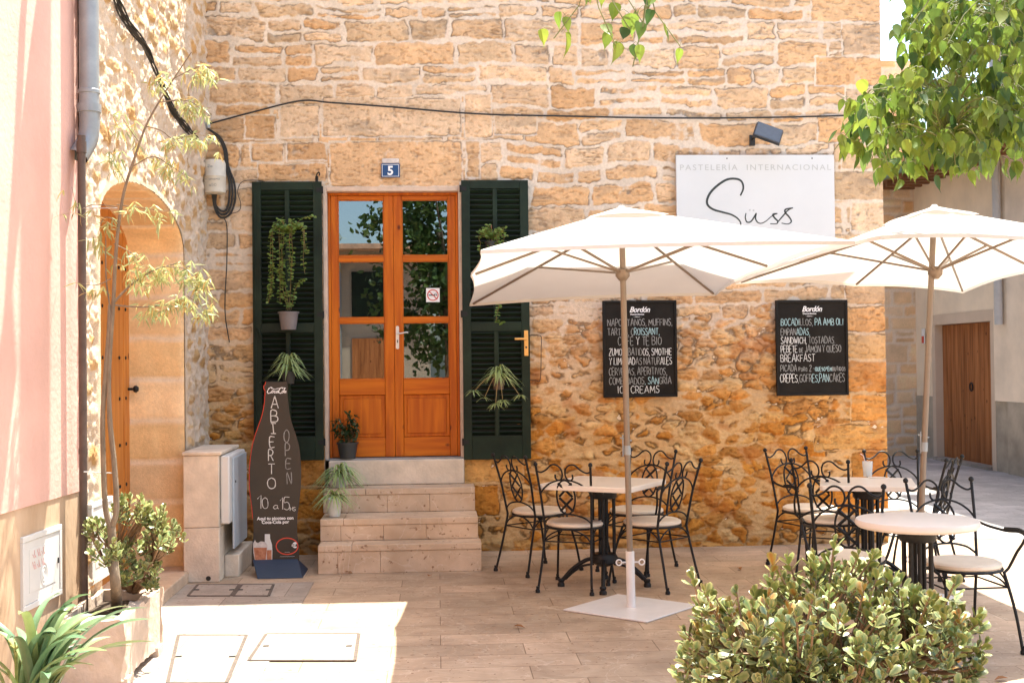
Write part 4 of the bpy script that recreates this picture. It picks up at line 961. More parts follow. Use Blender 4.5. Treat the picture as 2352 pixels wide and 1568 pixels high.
# ---- junction box and cables
t_ = thing('junction_box', 'off white round junction canister on the wall left of the shutter', 'junction box')
x0, x1 = wx(469, -.06, 400), wx(520, -.06, 400); zt, zb = wz(369, -.06, 490), wz(447, -.06, 490); xc, rr = (x0+x1)/2, (x1-x0)/2
b = MB(); b.lathe([(rr*.8, 0), (rr*.98, .01), (rr, .03), (rr, (zt-zb)*.5-.004), (rr*1.03, (zt-zb)*.5), (rr, (zt-zb)*.5+.004), (rr, (zt-zb)-.03), (rr*.9, (zt-zb)-.008), (rr*.6, zt-zb)], (xc, -.06-rr*.35, zb), 28); b.build('canister', M_plastic, t_)
b = MB(); yb = -.06-rr*1.35-.001
for (s_, xx, zz, hh) in (('2a', -.04, .21, .02), ('a1omana', -.062, .105, .022), ('q50', -.03, .055, .02)): 
    try: chalk([b], s_.replace('n', 'm'), xc+xx, xc+xx+(.02*len(s_) if len(s_) < 4 else .12), zb+zz, zb+zz+hh, yb, .003)
    except KeyError: pass
b.build('pencil_note', M_chalkg, t_, smooth=False)
def cable(label, pts, r, n=1, spread=.01, cat='cable', name='cable', m_=M_cable):
    mb = MB(); P = catmull(pts, 8)
    for k in range(n):
        ph = k*2*math.pi/max(n, 1)
        q = [p+Vector((math.cos(ph+i*.10), math.sin(ph+i*.10)*.6, math.sin(ph+i*.10+1)*.8))*(spread*(1+.5*math.sin(i*.33+k*2)) if n > 1 else 0) for i, p in enumerate(P)]
        mb.tube(q, r, 7)
    return tag(mb.build(name, m_), label, cat)
xw = XL+.055
cable('thick twisted bundle of black cables running down the sunlit left wall', [XP(250, -60, xw), XP(268, 0, xw), XP(292, 52, xw), XP(332, 105, xw), XP(352, 150, xw), XP(372, 195, xw), XP(395, 250, xw), XP(425, 290, xw), XP(450, 320, xw)], .0062, 6, .012, name='cable_bundle')
cable('thin black cable strung across the whole cafe wall above the door', [F(462, 292, -.06), F(480, 285, -.055), F(580, 258, -.035), F(690, 232, -.035), F(760, 236, -.04), F(900, 246, -.035), F(1100, 262, -.035), F(1300, 267, -.035), F(1500, 271, -.035), F(1700, 271, -.035), F(1900, 267, -.035), F(2022, 262, -.035)], .0075)
for k, (dx, lab) in enumerate(((0, 'looped black cable under the junction canister, outermost loop'), (-7, 'looped black cable under the junction canister, middle loop'), (-14, 'looped black cable under the junction canister, innermost loop'))):
    pts = [F(478, 296, -.06), F(505+dx*.3, 315, -.05), F(520+dx*.4, 345, -.04), F(524+dx*.3, 380+k*4, -.035), F(538+dx*.8, 420, -.035), F(540+dx, 460, -.035), F(528+dx*.6, 492-k*5, -.035), F(508, 500-k*8, -.04), F(494+dx*-.1, 480-k*5, -.05), F(488-dx*.6, 447, -.07)]
    cable(lab, pts, .0085, group_ if False else 1)
cable('thin black wire hanging straight down below the junction canister', [F(512, 498, -.04), F(521, 520, -.035), F(521, 600, -.035), F(517, 680, -.035), F(518, 730, -.035), F(527, 786, -.035)], .0045, name='wire')
cable('thin wire curling from the cable loops to the left green shutter', [F(526, 492, -.04), F(548, 485, -.035), F(553, 468, -.035), F(546, 440, -.035), F(556, 418, -.035), F(585, 414, -.04), F(620, 420, -.04)], .003, name='wire')
cable('thin wire bent in a rectangle right of the brass shutter handle', [F(1217, 770, -.04), F(1230, 770, -.035), F(1243, 773, -.035), F(1243, 800, -.035), F(1241, 870, -.035), F(1230, 873, -.035), F(1216, 872, -.035)], .003, name='wire')
q = F(470, 290, -.06); b = MB(); b.box(q, (.05, .06, .06)); b.tube([q+Vector((-.12, 0, -.03)), q+Vector((.03, 0, .02))], .012); b.lathe([(.022, -.02), (.022, .02)], q+Vector((.03, -.02, .0)), 10)
tag(b.build('cable_clamp', M_zinc), 'grey cable clamp in the corner where the cables meet', 'clamp')

# ---- meter pillar
t_ = thing('meter_pillar', 'pale stone meter pillar in the corner left of the bottle shaped board', 'pillar')
pf = G(470, 1337); x0 = G(423, 1337).x; x1 = x0+.262; y0 = pf.y; y1 = y0+.80; zt = F(460, 1037, y0).z
b = MB(); b.bb((x0, y0, 0), (x1, y1, .40)); b.build('lower_block', M_conc, t_, bev=.006)
b = MB(); b.bb((x0+.001, y0+.001, .403), (x1-.001, y1-.001, zt-.03)); b.build('upper_block', M_conc, t_, bev=.006)
b = MB(); b.bb((x0-.006, y0-.008, zt-.028), (x1+.02, y1, zt)); b.build('cap', M_conc, t_, bev=.008)
b = MB(); b.bb((x1+.001, y0+.04, .42), (x1+.07, y1-.02, zt-.035)); mb_ = b.build('cabinet', M_cabinet, t_, bev=.012)
b = MB(); b.bb((x1+.0705, y0+.15, .22), (x1+.085, y1-.04, zt-.06)); dq_ = b.build('cabinet_door', M_greybox, t_, bev=.004)
b = MB(); b.lathe([(.009, 0), (.009, .006)], (0, 0, 0), 10, M=Matrix.Translation((x1+.085, y0+.21, .72)) @ Matrix.Rotation(R(90), 4, 'Y')); b.build('lock', M_black, dq_)
b = MB(); b.bb((x1+.002, y0+.2, 0), (x1+.11, y1+.1, .17)); b.build('kerb_block', M_conc, t_, bev=.008)
b = MB(); b.lathe([(.018, 0), (.018, .004)], (0, 0, 0), 12, M=Matrix.Translation((x0+.18, y0, .03)) @ Matrix.Rotation(R(90), 4, 'X')); b.build('drain_hole', M_black, t_)

# ---- bottle shaped chalkboard
t_ = thing('bottle_board', 'bottle shaped black chalkboard reading ABIERTO on a navy foot', 'chalkboard sign')
yb = G(640, 1318).y
prof = [(45, 200, 352), (68, 193, 355), (78, 186, 357), (92, 184, 359), (100, 190, 357), (112, 195, 355), (140, 194, 356), (200, 190, 362), (250, 182, 366), (300, 170, 375), (350, 153, 388), (400, 135, 405), (450, 117, 422), (500, 104, 437), (550, 94, 446), (600, 87, 451), (650, 82, 455), (700, 79, 457), (800, 79, 455), (850, 82, 451), (900, 88, 446), (950, 95, 440), (1000, 100, 433), (1050, 104, 428), (1100, 107, 426), (1150, 107, 427), (1180, 105, 430), (1220, 100, 436), (1280, 95, 442), (1350, 93, 442), (1400, 93, 442)]
c8 = lambda u, v: (u/3.2+548.8, v/3.2+862.4)
def BB(u, v, y=None): return F(*c8(u, v), yb if y is None else y)
poly = [(BB(l, v).x, BB(l, v).z) for v, l, r in prof]+[(BB(r, v).x, BB(r, v).z) for v, l, r in reversed(prof)]
b = MB(); b.prism(poly, yb, yb+.012, lambda u, v, t: Vector((u, t, v))); b.build('board', mat('bottle_board_black', (.030,.022,.015), .55, .15, 4), t_, smooth=False)
b = MB(); b.tube([(BB(l-2, v).x, yb+.006, BB(l, v).z) for v, l, r in prof[:24]], .005, 6); b.build('red_edging', M_red, t_)
yl = yb-.0012; Wt, Gt = MB(), MB(); rs = random.Random(3)
def bl(mb, s_, u0, u1, v0, v1, w_=.007): chalk([mb], s_, BB(u0, v0).x, BB(u1, v0).x, BB(u0, v1).z, BB(u0, v0).z, yl, w_, rs=rs)
for s_, u0, u1, v0, v1 in (('A', 236, 290, 150, 243), ('B', 235, 285, 250, 343), ('I', 245, 262, 350, 425), ('E', 228, 262, 447, 528), ('R', 216, 252, 535, 628), ('T', 214, 262, 642, 727), ('O', 210, 270, 745, 835)): bl(Wt, s_, u0, u1, v0+4, v1-5)
for v in (350, 425): Wt.ribbon([BB(235, v, yl), BB(272, v, yl)], .006, (0, -1, 0))
for s_, u0, u1, v0, v1 in (('O', 330, 368, 397, 488), ('P', 340, 372, 505, 592), ('E', 346, 382, 607, 683), ('N', 354, 386, 706, 795)): bl(Gt, s_, u0, u1, v0, v1)
for s_, u0, u1, v0, v1 in (('1', 134, 165, 878, 975), ('0', 172, 214, 895, 975), ('a', 250, 290, 925, 980), ('1', 302, 325, 895, 982), ('5', 330, 372, 895, 985)): bl(Wt, s_, u0, u1, v0, v1, .005)
for s_, u0, u1, v0, v1 in (('H', 376, 395, 965, 990), ('S', 400, 416, 965, 992)): bl(Wt, s_, u0, u1, v0, v1, .004)
Wt.build('white_lettering', M_chalkw, t_, smooth=False); Gt.build('grey_lettering', M_chalkg, t_, smooth=False)
def bf(tx, size, u, v, **k): p = BB(u, v); return font_mb(tx, size, p.x, p.z, yl, **k)
q = bf('Aqui tu picoteo con', .034, 268, 1057, offset=.0009); merge(q, bf('Coca-Cola por', .034, 268, 1085, offset=.0009)); merge(q, bf('____', .02, 355, 1293)); merge(q, bf('__________', .022, 355, 1325))
q.build('printed_line', M_print, t_, smooth=False)
# flowing script logo
b = MB()
def scr(pts, w_): 
    P = catmull([BB(u, v, yl) for u, v in pts], 5); n = len(P); b.ribbon(P, [w_*(.5+.7*abs(math.sin(i*.55))) for i in range(n)], (0, -1, 0))
scr([(238, 95), (243, 88), (232, 87), (218, 98), (209, 118), (214, 129), (228, 127), (238, 120)], .0065); scr([(247, 108), (240, 118), (244, 127), (252, 120), (250, 109), (258, 112)], .005); scr([(270, 110), (260, 116), (261, 127), (272, 122)], .005); scr([(284, 110), (275, 118), (278, 127), (287, 118), (288, 109), (286, 124), (294, 122)], .005)
scr([(318, 96), (322, 90), (308, 90), (296, 104), (293, 122), (304, 129), (318, 122)], .0065); scr([(322, 110), (316, 119), (320, 127), (328, 118), (323, 109)], .005); scr([(330, 124), (334, 105), (339, 90), (333, 92), (331, 110), (333, 126)], .0045); scr([(345, 111), (337, 118), (339, 126), (346, 118), (347, 110), (345, 126)], .005)
scr([(240, 90), (262, 99), (290, 93), (318, 88), (345, 92)], .004)
b.build('script_logo', M_print, t_, smooth=False)
b = MB(); cx_, cy_ = 354, 1252
b.ribbon([BB(cx_+80*math.cos(a), cy_+60*math.sin(a), yl) for a in [k*math.pi/24 for k in range(49)]], .0075, (0, -1, 0)); b.build('red_oval', M_red, t_, smooth=False)
q = bf('€', .052, 408, 1262, offset=.003); q.build('euro_mark', M_print, t_, smooth=False)
# printed glass and bottle
def flat(pts, col_m, name, y): mb = MB(); P = [BB(u, v, y) for u, v in pts]; mb.add(P, [tuple(range(len(P)))[::-1]]); return mb.build(name, col_m, t_, smooth=False)
flat([(190, 1163), (228, 1163), (229, 1195), (243, 1240), (246, 1290), (244, 1356), (200, 1356), (190, 1250)], mat('printed_bottle_white', (.62,.62,.60), .5, .06, 8), 'printed_bottle', yl)
flat([(205, 1280), (240, 1280), (240, 1352), (205, 1352)], mat('printed_amber', (.30,.08,.03), .5, .5, 30, col2=(.55,.25,.14)), 'printed_bottle_drink', yl-.0008)
flat([(104, 1232), (118, 1205), (125, 1222), (140, 1228), (160, 1216), (180, 1218), (196, 1224), (210, 1245), (203, 1310), (198, 1360), (118, 1360), (106, 1300)], mat('printed_glass', (.55,.50,.47), .5, .2, 30), 'printed_glass', yl-.0016)
flat([(108, 1262), (206, 1262), (196, 1356), (120, 1356)], MATS['printed_amber'], 'printed_drink', yl-.0024)
b = MB(); f0 = [BB(100, 1352), BB(430, 1342)]; g0 = [G(*c8(130, 1503)), G(*c8(475, 1480))]
zf = f0[0].z; yt = yb-.003; xa, xb = f0[0].x, f0[1].x; yf = (g0[0].y+g0[1].y)/2; ga, gb = g0[0].x, g0[1].x
b.add([(xa, yt, zf), (xb, yt, zf), (gb, yf, .003), (ga, yf, .003), (xa-.0, yb+.02, zf), (xb, yb+.02, zf), (gb-.0, yb+.2, .003), (ga-.06, yb+.2, .003)], [(0,3,2,1), (0,1,5,4), (4,5,6,7), (0,4,7,3), (1,2,6,5), (3,7,6,2)])
b.build('foot', M_navy, t_, smooth=False, bev=.004)

# ------------------------------------------------------------------ chairs
def make_chair(arms):
    root = thing('garden_chair', 'x', 'chair')
    b = MB(); b.lathe([(.0, .0), (.196, .0), (.205, .010), (.203, .024), (.185, .034), (.16, .031), (.0, .033)], (0, 0, .440), 36, cap=False); b.build('seat', M_cush, root)
    b = MB(); b.tube([(.203*math.cos(a), .203*math.sin(a), .433) for a in [k*math.pi/16 for k in range(32)]], .0085, 6, closed=True)
    b.tube([(-.2, 0, .433), (.2, 0, .433)], .006, 6); b.tube([(0, -.2, .433), (0, .2, .433)], .006, 6)
    b.build('seat_frame', M_iron, root)
    def foot(mb, p): mb.lathe([(.010, .045), (.012, .035), (.010, .028), (.017, .018), (.017, .002), (.012, 0)], p, 8)
    yb_ = lambda z: -.175-(z-.44)*.20-max(0, z-.68)*.10
    xb_ = lambda z: .168+.03*max(0, (z-.44))/.45
    for s in (-1, 1):
        b = MB(); P = catmull([(s*.195, -.275, .0), (s*.178, -.225, .20), (s*.168, -.180, .40), (s*.168, -.176, .44)], 5); b.tube(P, .0088, 8); foot(b, (s*.195, -.275, 0)); b.build('leg', M_iron, root)
        b = MB(); P = catmull([(s*.215, .235, .0), (s*.195, .195, .22), (s*.165, .135, .43)], 5); b.tube(P, .0088, 8); foot(b, (s*.215, .235, 0)); b.build('leg', M_iron, root)
    b = MB()
    BP = lambda x, z: Vector((x, yb_(z), z))
    for s in (-1, 1):
        b.tube(catmull([BP(s*xb_(z), z) for z in (.43, .55, .67, .78, .872)], 4), .0088, 8); b.lathe([(.004, -.016), (.014, -.008), (.016, .004), (.010, .014), (.002, .018)], BP(s*xb_(.885), .888), 8)
        b.tube(catmull([BP(s*x, z) for x, z in ((.195, .842), (.165, .832), (.125, .850), (.085, .884), (.050, .886), (.020, .862), (.010, .822), (.020, .788), (.044, .776), (.062, .792), (.062, .818))], 5), .0062, 7)
    b.build('back_scrolls', M_iron, root)
    b = MB(); b.tube(catmull([BP(x, z) for x, z in ((-.188, .672), (-.15, .722), (-.09, .762), (0, .782), (.09, .762), (.15, .722), (.188, .672))], 5), .0062, 7)
    b.tube(catmull([BP(x, z) for x, z in ((-.170, .478), (-.12, .515), (-.05, .534), (0, .537), (.05, .534), (.12, .515), (.170, .478))], 4), .0062, 7); b.build('back_arches', M_iron, root)
    b = MB(); oc, ow, oh = .658, .066, .120
    b.tube([BP(ow*math.cos(a), oc+oh*(math.sin(a))) for a in [k*math.pi/14 for k in range(28)]], .0065, 6, closed=True)
    for (za, zb_) in ((oc, oc+oh*.86), (oc-oh*.86, oc)):
        for s in (-1, 1):
            b.tube([BP(-s*.048, za+.004)+Vector((0, s*.003, 0)), BP(s*.048, zb_-.004)+Vector((0, s*.003, 0))], .0085, 4)
    b.build('back_medallion', M_iron, root)
    b = MB()
    zs_ = .345
    lg = [(.176, .155), (-.176, .155), (-.172, -.195), (.172, -.195)]
    for i in range(4):
        a, c = Vector((*lg[i], zs_)), Vector((*lg[(i+1) % 4], zs_)); mdl = (a+c)/2; o_ = Vector((mdl.x, mdl.y, 0)).normalized()*.02
        b.tube([a, c], .005, 6)
        b.tube(catmull([a, a.lerp(c, .12)+Vector((0, 0, .045)), a.lerp(c, .32)+Vector((0, 0, .078)), a.lerp(c, .5)+Vector((0, 0, .085)), a.lerp(c, .68)+Vector((0, 0, .078)), a.lerp(c, .88)+Vector((0, 0, .045)), c], 3), .0055, 6)
    b.build('apron', M_iron, root)
    if arms:
        for s in (-1, 1):
            b = MB(); b.tube(catmull([BP(s*.185, .660), (s*.215, -.12, .640), (s*.245, .02, .632), (s*.262, .12, .640), (s*.268, .175, .625), (s*.262, .165, .585), (s*.245, .130, .53), (s*.215, .10, .445), (s*.19, .10, .42)], 5), .0082, 8)
            b.tube([(s*.243, .01, .641), (s*.262, .12, .651), (s*.268, .172, .640)], .0115, 6); b.build('armrest', M_iron, root)
    return root
plain, armed = make_chair(False), make_chair(True)
used = set()
def chair(px, py, rz, label, arms, group='wrought iron garden chairs on the terrace'):
    src = armed if arms else plain
    o = src if src.name not in used else copy_tree(src); used.add(src.name)
    p = G(px, py, .46); o.location = (p.x, p.y, 0); o.rotation_euler = (0, 0, R(rz-3.5)); tag(o, label, 'chair', group); return o
c1a = chair(1322, 1198, -20, 'iron chair with cream seat nearest the viewer at the left square table', False)
chair(1238, 1170.7, -52, 'iron chair with cream seat beside the stone steps, back under the green shutter', False)
chair(1462, 1169, 146, 'iron armchair with cream seat behind the left square table, against the wall', True)
chair(1498, 1195, 46, 'iron chair with cream seat right of the first umbrella pole', False)
chair(1860, 1165, -155, 'iron armchair against the wall, left behind the table with the glass', True)
chair(1910, 1190, -30, 'iron chair with cream seat in front left of the table with the glass', False)
chair(2068, 1177, 175, 'iron armchair behind the table with the glass, next to the alley', True)
chair(2100, 1188, 55, 'iron chair turned sideways at the right of the table with the glass', False)
chair(1948, 1276, -16, 'iron armchair with its back to us, left of the round table', True)
chair(2212, 1291, -174, 'large iron armchair with cream seat at the far right, facing the viewer', True)

# ------------------------------------------------------------------ tables
def table(px, py, rz, label, shape, size):
    p = G(px, py, .74); t_ = thing('cafe_table', label, 'table', (p.x, p.y, 0), R(rz), 'white topped cafe tables on cast iron bases')
    b = MB()
    if shape == 'round': b.lathe([(.0, .700), (size*.5-.015, .700), (size*.5-.002, .712), (size*.5, .728), (size*.5-.006, .740), (size*.5-.02, .742), (0, .742)], (0, 0, 0), 56, cap=False); b.build('tabletop', M_tabletop, t_)
    else:
        s = size/2; c_ = .02; pl = [(s, -s+c_), (s, s-c_), (s-c_, s), (-s+c_, s), (-s, s-c_), (-s, -s+c_), (-s+c_, -s), (s-c_, -s)]
        b.prism(pl, .742, .705, lambda u, v, t: Vector((u, v, t))); b.build('tabletop', M_tabletop, t_, bev=.007)
    b = MB()
    for k in range(4):
        a = k*math.pi/2+.4; b.tube([(.075*math.cos(a), .075*math.sin(a), .18), (.075*math.cos(a), .075*math.sin(a), .66)], .013, 8)
        b.tube([(.035*math.cos(a+.78), .035*math.sin(a+.78), .18), (.035*math.cos(a+.78), .035*math.sin(a+.78), .66)], .011, 8)
    b.lathe([(.02, .14), (.05, .15), (.095, .175), (.098, .215), (.085, .235)], (0, 0, 0), 16); b.lathe([(.088, .625), (.098, .64), (.098, .675), (.08, .69)], (0, 0, 0), 16)
    b.build('column', M_iron, t_)
    b = MB()
    for k in range(4):
        a = k*math.pi/2+.4; d_ = Vector((math.cos(a), math.sin(a), 0)); b.tube([d_*.06+Vector((0, 0, .67)), d_*.14+Vector((0, 0, .685)), d_*.26+Vector((0, 0, .697))], [.014, .012, .010], 6)
    b.build('top_bracket', M_iron, t_)
    for k in range(4):
        a = k*math.pi/2+.4; d_ = Vector((math.cos(a), math.sin(a), 0)); b = MB()
        b.tube(catmull([d_*.06+Vector((0, 0, .20)), d_*.13+Vector((0, 0, .185)), d_*.22+Vector((0, 0, .125)), d_*.285+Vector((0, 0, .055)), d_*.30+Vector((0, 0, .03))], 5), .0145, 8)
        b.tube(catmull([d_*.07+Vector((0, 0, .16)), d_*.15+Vector((0, 0, .145)), d_*.22+Vector((0, 0, .10)), d_*.275+Vector((0, 0, .05))], 5), .009, 6)
        b.lathe([(.020, .055), (.024, .045), (.018, .032), (.026, .02), (.026, .0)], d_*.305, 10); b.build('leg', M_iron, t_)
    return t_
table(1384.6, 1106, 58, 'square white cafe table between four iron chairs, left of the umbrella pole', 'sq', .70)
t2 = table(1991, 1106, 72, 'square white cafe table with a drinking glass on it, near the house corner', 'sq', .63)
table(2105.7, 1192, 20, 'round white cafe table at the front right behind the bush', 'round', .635)
gp = G(1993, 1094, .742); t_ = thing('drinking_glass', 'clear ribbed glass with a straw on the white table', 'glass', (gp.x, gp.y, .7425))
b = MB(); b.lathe([(.026, .0), (.030, .002), (.038, .11), (.036, .11), (.028, .012), (.0, .010)], (0, 0, 0), 20, cap=False); b.build('tumbler', M_tumbler, t_)
b = MB(); b.lathe([(0, .012), (.0275, .012), (.031, .045), (0, .046)], (0, 0, 0), 20, cap=False); b.build('melted_ice', mat('pale_ice', (.7,.7,.68), .3, .1, 60), t_)
b = MB(); b.tube([(.01, 0, .012), (-.03, .0, .15), (-.05, 0, .165)], .0035, 7); b.build('straw', mat('pink_striped_straw', (.75,.55,.5), .5, .2, 80), t_)
b = MB(); b.lathe([(.0, .0), (.06, .0), (.062, .003), (0, .003)], (.03, -.10, 0), 20, cap=False); o = b.build('paper_coaster', M_tabletop, M=Matrix.Translation((gp.x, gp.y, .7428))); tag(o, 'flat pale coaster beside the drinking glass', 'coaster')

# ------------------------------------------------------------------ umbrellas
def umbrella(label, base, top, hub, rim, base_kind, ribs=True):
    # rim: 4 corners + mid side points in order around (each a world point), corner flags
    t_ = thing('parasol', label, 'parasol', base, group='square white parasols')
    inv = Matrix.Translation(-Vector(base))
    base = Vector(base); apex = Vector(top)
    ax = (apex-base).normalized()
    b = MB(); b.tube([base+ax*.33, apex-ax*.03], .0195, 14); b.build('pole', M_pole, t_, M=inv)
    b = MB(); pj = base+ax*1.02; b.tube([pj-ax*.03, pj+ax*.03], .0235, 12); kn = pj+ax*.06; b.tube([kn+Vector((-.045, 0, .02)), kn+Vector((.03, 0, .0))], .006, 6); b.tube([kn+Vector((-.028, -.005, .04)), kn+Vector((-.028, -.005, -.10))], .005, 6); b.build('height_clamp', M_zinc, t_, M=inv)
    b = MB(); b.tube([base+Vector((0, 0, .01)), base+Vector((0, 0, .01))+ax*.36], .0285, 20)
    bo = None
    if base_kind == 'square':
        c_ = MB(); s = .315; th = R(3)
        pl = [(s*math.sqrt(2)*math.cos(th+k*math.pi/2), s*math.sqrt(2)*math.sin(th+k*math.pi/2)) for k in range(4)]
        c_.prism(pl, .012, .002, lambda u, v, t: Vector((base.x+u, base.y+v, t))); bp = c_.build('base_plate', M_whitemetal, t_, M=inv, bev=.003)
    else:
        c_ = MB(); c_.lathe([(0, .0), (.27, .002), (.275, .02), (.265, .045), (.08, .07), (.0, .07)], base, 40, cap=False); bp = c_.build('base_plate', M_whitemetal, t_, M=inv)
    b.build('base_tube', M_whitemetal, t_, M=inv)
    b = MB(); z_ = base+ax*.30
    for s in (-1, 1):
        b.tube([z_+Vector((0, 0, 0)), z_+Vector((s*.055, -.01, 0))], .006, 6)
        b.tube([z_+Vector((s*.074, -.01, 0))+Vector((.018*math.cos(a), 0, .018*math.sin(a))) for a in [k*math.pi/6 for k in range(12)]], .005, 6, closed=True)
    b.build('base_knob', M_whitemetal, t_, M=inv)
    hub = Vector(hub)
    b = MB(); b.tube([hub-ax*.05, hub-ax*.035, hub-ax*.02, hub+ax*.02, hub+ax*.03], [.024, .036, .047, .047, .03], 12); b.build('hub', M_pole, t_, M=inv)
    n = len(rim)
    rim = [Vector(r) for r in rim]
    for i, r_ in enumerate(rim):
        tip = r_+(hub-r_)*.03; a0 = apex-ax*.05
        b = MB(); mdp = a0.lerp(r_, .50)-Vector((0, 0, .018)); e_ = a0.lerp(r_, .97)-Vector((0, 0, .018))
        b.tube([a0-Vector((0, 0, .02)), e_], .0095, 6); b.build('rib', M_pole, t_, M=inv)
        b = MB(); b.tube([hub, mdp], .0085, 6); b.build('strut', M_pole, t_, M=inv)
    # canopy: panels between ribs, with sag and a scalloped edge
    nt_, ns_ = 10, 14; hem = .022; V_ = []; idx = {}
    def P(i, s, t):
        a, c = rim[i], rim[(i+1) % n]
        e_ = a.lerp(c, s); mid_ = 4*s*(1-s)
        inn = (apex-e_); inn.z = 0
        e_ = e_+inn*(.030*mid_); e_.z += .0
        q = apex.lerp(e_, t); q.z -= .035*mid_*t*(1-t)*1.5; q.z += .018*mid_*t
        return q
    b = MB(); 
    for i in range(n):
        o = len(b.v); vs = []
        for k in range(nt_+1):
            t = .02+.98*k/nt_
            for j in range(ns_+1): vs.append(P(i, j/ns_, t))
        for j in range(ns_+1):
            q = P(i, j/ns_, 1.0); out = (q-apex); out.z = 0; out.normalize(); vs.append(q+out*.004-Vector((0, 0, hem)))
        fs = [(k*(ns_+1)+j, (k+1)*(ns_+1)+j, (k+1)*(ns_+1)+j+1, k*(ns_+1)+j+1) for k in range(nt_+1) for j in range(ns_)]
        b.add(vs, fs)
    cano = b.build('canopy', M_canvas, t_, M=inv)
    bmx = bmesh.new(); bmx.from_mesh(cano.data); bmesh.ops.remove_doubles(bmx, verts=bmx.verts, dist=.0008); bmx.normal_update(); bmx.to_mesh(cano.data); bmx.free()
    cano.data.polygons.foreach_set('use_smooth', [True]*len(cano.data.polygons)); cano.data.set_sharp_from_angle(angle=R(40))
    b = MB()
    for i in range(n):
        vs = []
        for k in range(5):
            t = .0+.24*k/4
            for j in range(9):
                s = j/8; q = apex.lerp(rim[i].lerp(rim[(i+1) % n], s), t); q.z += .014-.001*k+(.014*4*s*(1-s)*(k/4)**2); vs.append(q)
        b.add(vs, [(k*9+j, (k+1)*9+j, (k+1)*9+j+1, k*9+j+1) for k in range(4) for j in range(8)])
    b.tube([apex, apex+ax*.022], [.03, .016], 10)
    b.build('vent_cap', M_canvas, t_, M=inv)
    return t_
pb1 = G(1450, 1397); tp1 = F(1427, 480, pb1.y); hb1 = F(1430, 627, pb1.y)
rim1 = [D(1079, 697, 9.75), D(1082, 627, 8.1), D(1104, 574, 6.5), D(1963, 553, 6.5), D(1772, 608, 8.1), D(1643, 673, 9.75)]
umbrella('white parasol on a square steel plate, in front of the sign', pb1, tp1, hb1, rim1, 'square')
pb2 = G(2107, 1390); tp2 = F(2146, 478, pb2.y+.1); hb2 = F(2148, 623, pb2.y+.08)
cFL, cFR, cNL = D(1690, 646, 8.95), D(2212, 667, 9.8), D(2022, 541, 6.3)
cNR = cNL+(cFR-cFL)*.88; cNR.z = 2.24
umbrella('white parasol on a round base, at the right beside the alley', pb2, tp2, hb2, [cFL, cFL.lerp(cNL, .5)+Vector((0, 0, .02)), cNL, cNL.lerp(cNR, .5)+Vector((0,0,.02)), cNR, cNR.lerp(cFR, .5)+Vector((0,0,.02)), cFR, cFR.lerp(cFL, .5)+Vector((0,0,.02))], 'round')
# ------------------------------------------------------------------ plants
rg = random.Random(12)
def rv(a=1): return Vector((rg.gauss(0, a), rg.gauss(0, a), rg.gauss(0, a)))
def jit(c, a=.15, g=None):
    k = 1+rg.uniform(-a, a); y = rg.uniform(-a*.5, a*.5); return (max(0, c[0]*k*(1+y)), c[1]*k, max(0, c[2]*k*(1-y)))
# ---- jade bushes
def jade(name, label, base, tips, L, parent=None, col=(.150,.215,.070), edge=(.38,.37,.14), nstem=6, group=None, trunk=.022, cat='jade bush'):
    t_ = thing(name, label, cat, base, group=group); base = Vector(base); inv = Matrix.Translation(-base)
    st, lf = MB(), MB(); roots = []
    for k in range(nstem):
        a = k*2*math.pi/nstem+rg.uniform(-.3, .3); roots.append((base+Vector((math.cos(a)*trunk*1.6, math.sin(a)*trunk*1.6, 0))))
    cen = sum(tips, Vector())/len(tips)
    # primary limbs by clustering
    ks = rg.sample(tips, min(len(tips), max(nstem*3, 10))); limbs = []
    for i, q in enumerate(ks):
        r0 = min(roots, key=lambda r: (r-q).length+rg.uniform(0, .03)); m1 = r0.lerp(q, .35)+Vector((0, 0, (q-r0).length*.10))+rv(.015); e_ = r0.lerp(q, .64)+rv(.012)
        P = catmull([r0, m1, e_], 4); limbs.append(P); st.tube(P, [trunk*(1-.68*j/(len(P)-1)) for j in range(len(P))], 7)
    for q in tips:
        best = min(limbs, key=lambda P: min((P[j]-q).length for j in range(4, len(P))))
        j = min(range(3, len(best)), key=lambda j: (best[j]-q).length); s0 = best[j]
        mdl = s0.lerp(q, .5)+rv(.010)-Vector((0, 0, (q-s0).length*.06)); st.tube(catmull([s0, mdl, q], 3), [trunk*.30, trunk*.26, trunk*.24, trunk*.22, trunk*.2, trunk*.19, trunk*.18], 5)
        d_ = ((q-s0).normalized()*.5+Vector((0, 0, .8))+rv(.18)).normalized()
        cc = jit(col, .38)
        if rg.random() < .05: cc = jit((.40,.18,.04), .2)
        u = d_.orthogonal().normalized(); v = d_.cross(u); nw = rg.randint(3, 4)
        for w_ in range(nw):
            z_ = q-d_*(L*.42*(nw-1-w_)); spread = (.35, .75, 1.05, 1.35)[min(3, (nw-1-w_))]
            for h in range(rg.choice((2, 3, 3)) if w_ < nw-1 else 3):
                a = h*2*math.pi/3+w_*1.05+rg.uniform(-.35, .35); side = u*math.cos(a)+v*math.sin(a)
                dd = (d_*math.cos(spread)+side*math.sin(spread)).normalized(); nn = (d_*math.sin(spread)-side*math.cos(spread))
                l_ = L*rg.uniform(.55, 1.2)*(1 if w_ < nw-1 else .62)
                lf.fat(z_, dd, nn+rv(.12), l_, l_*.62, l_*.075, col=jit(cc, .12), edge=edge)
    st.build('stems', M_stem, t_, M=inv); lf.build('leaves', M_succ, t_, M=inv); return t_
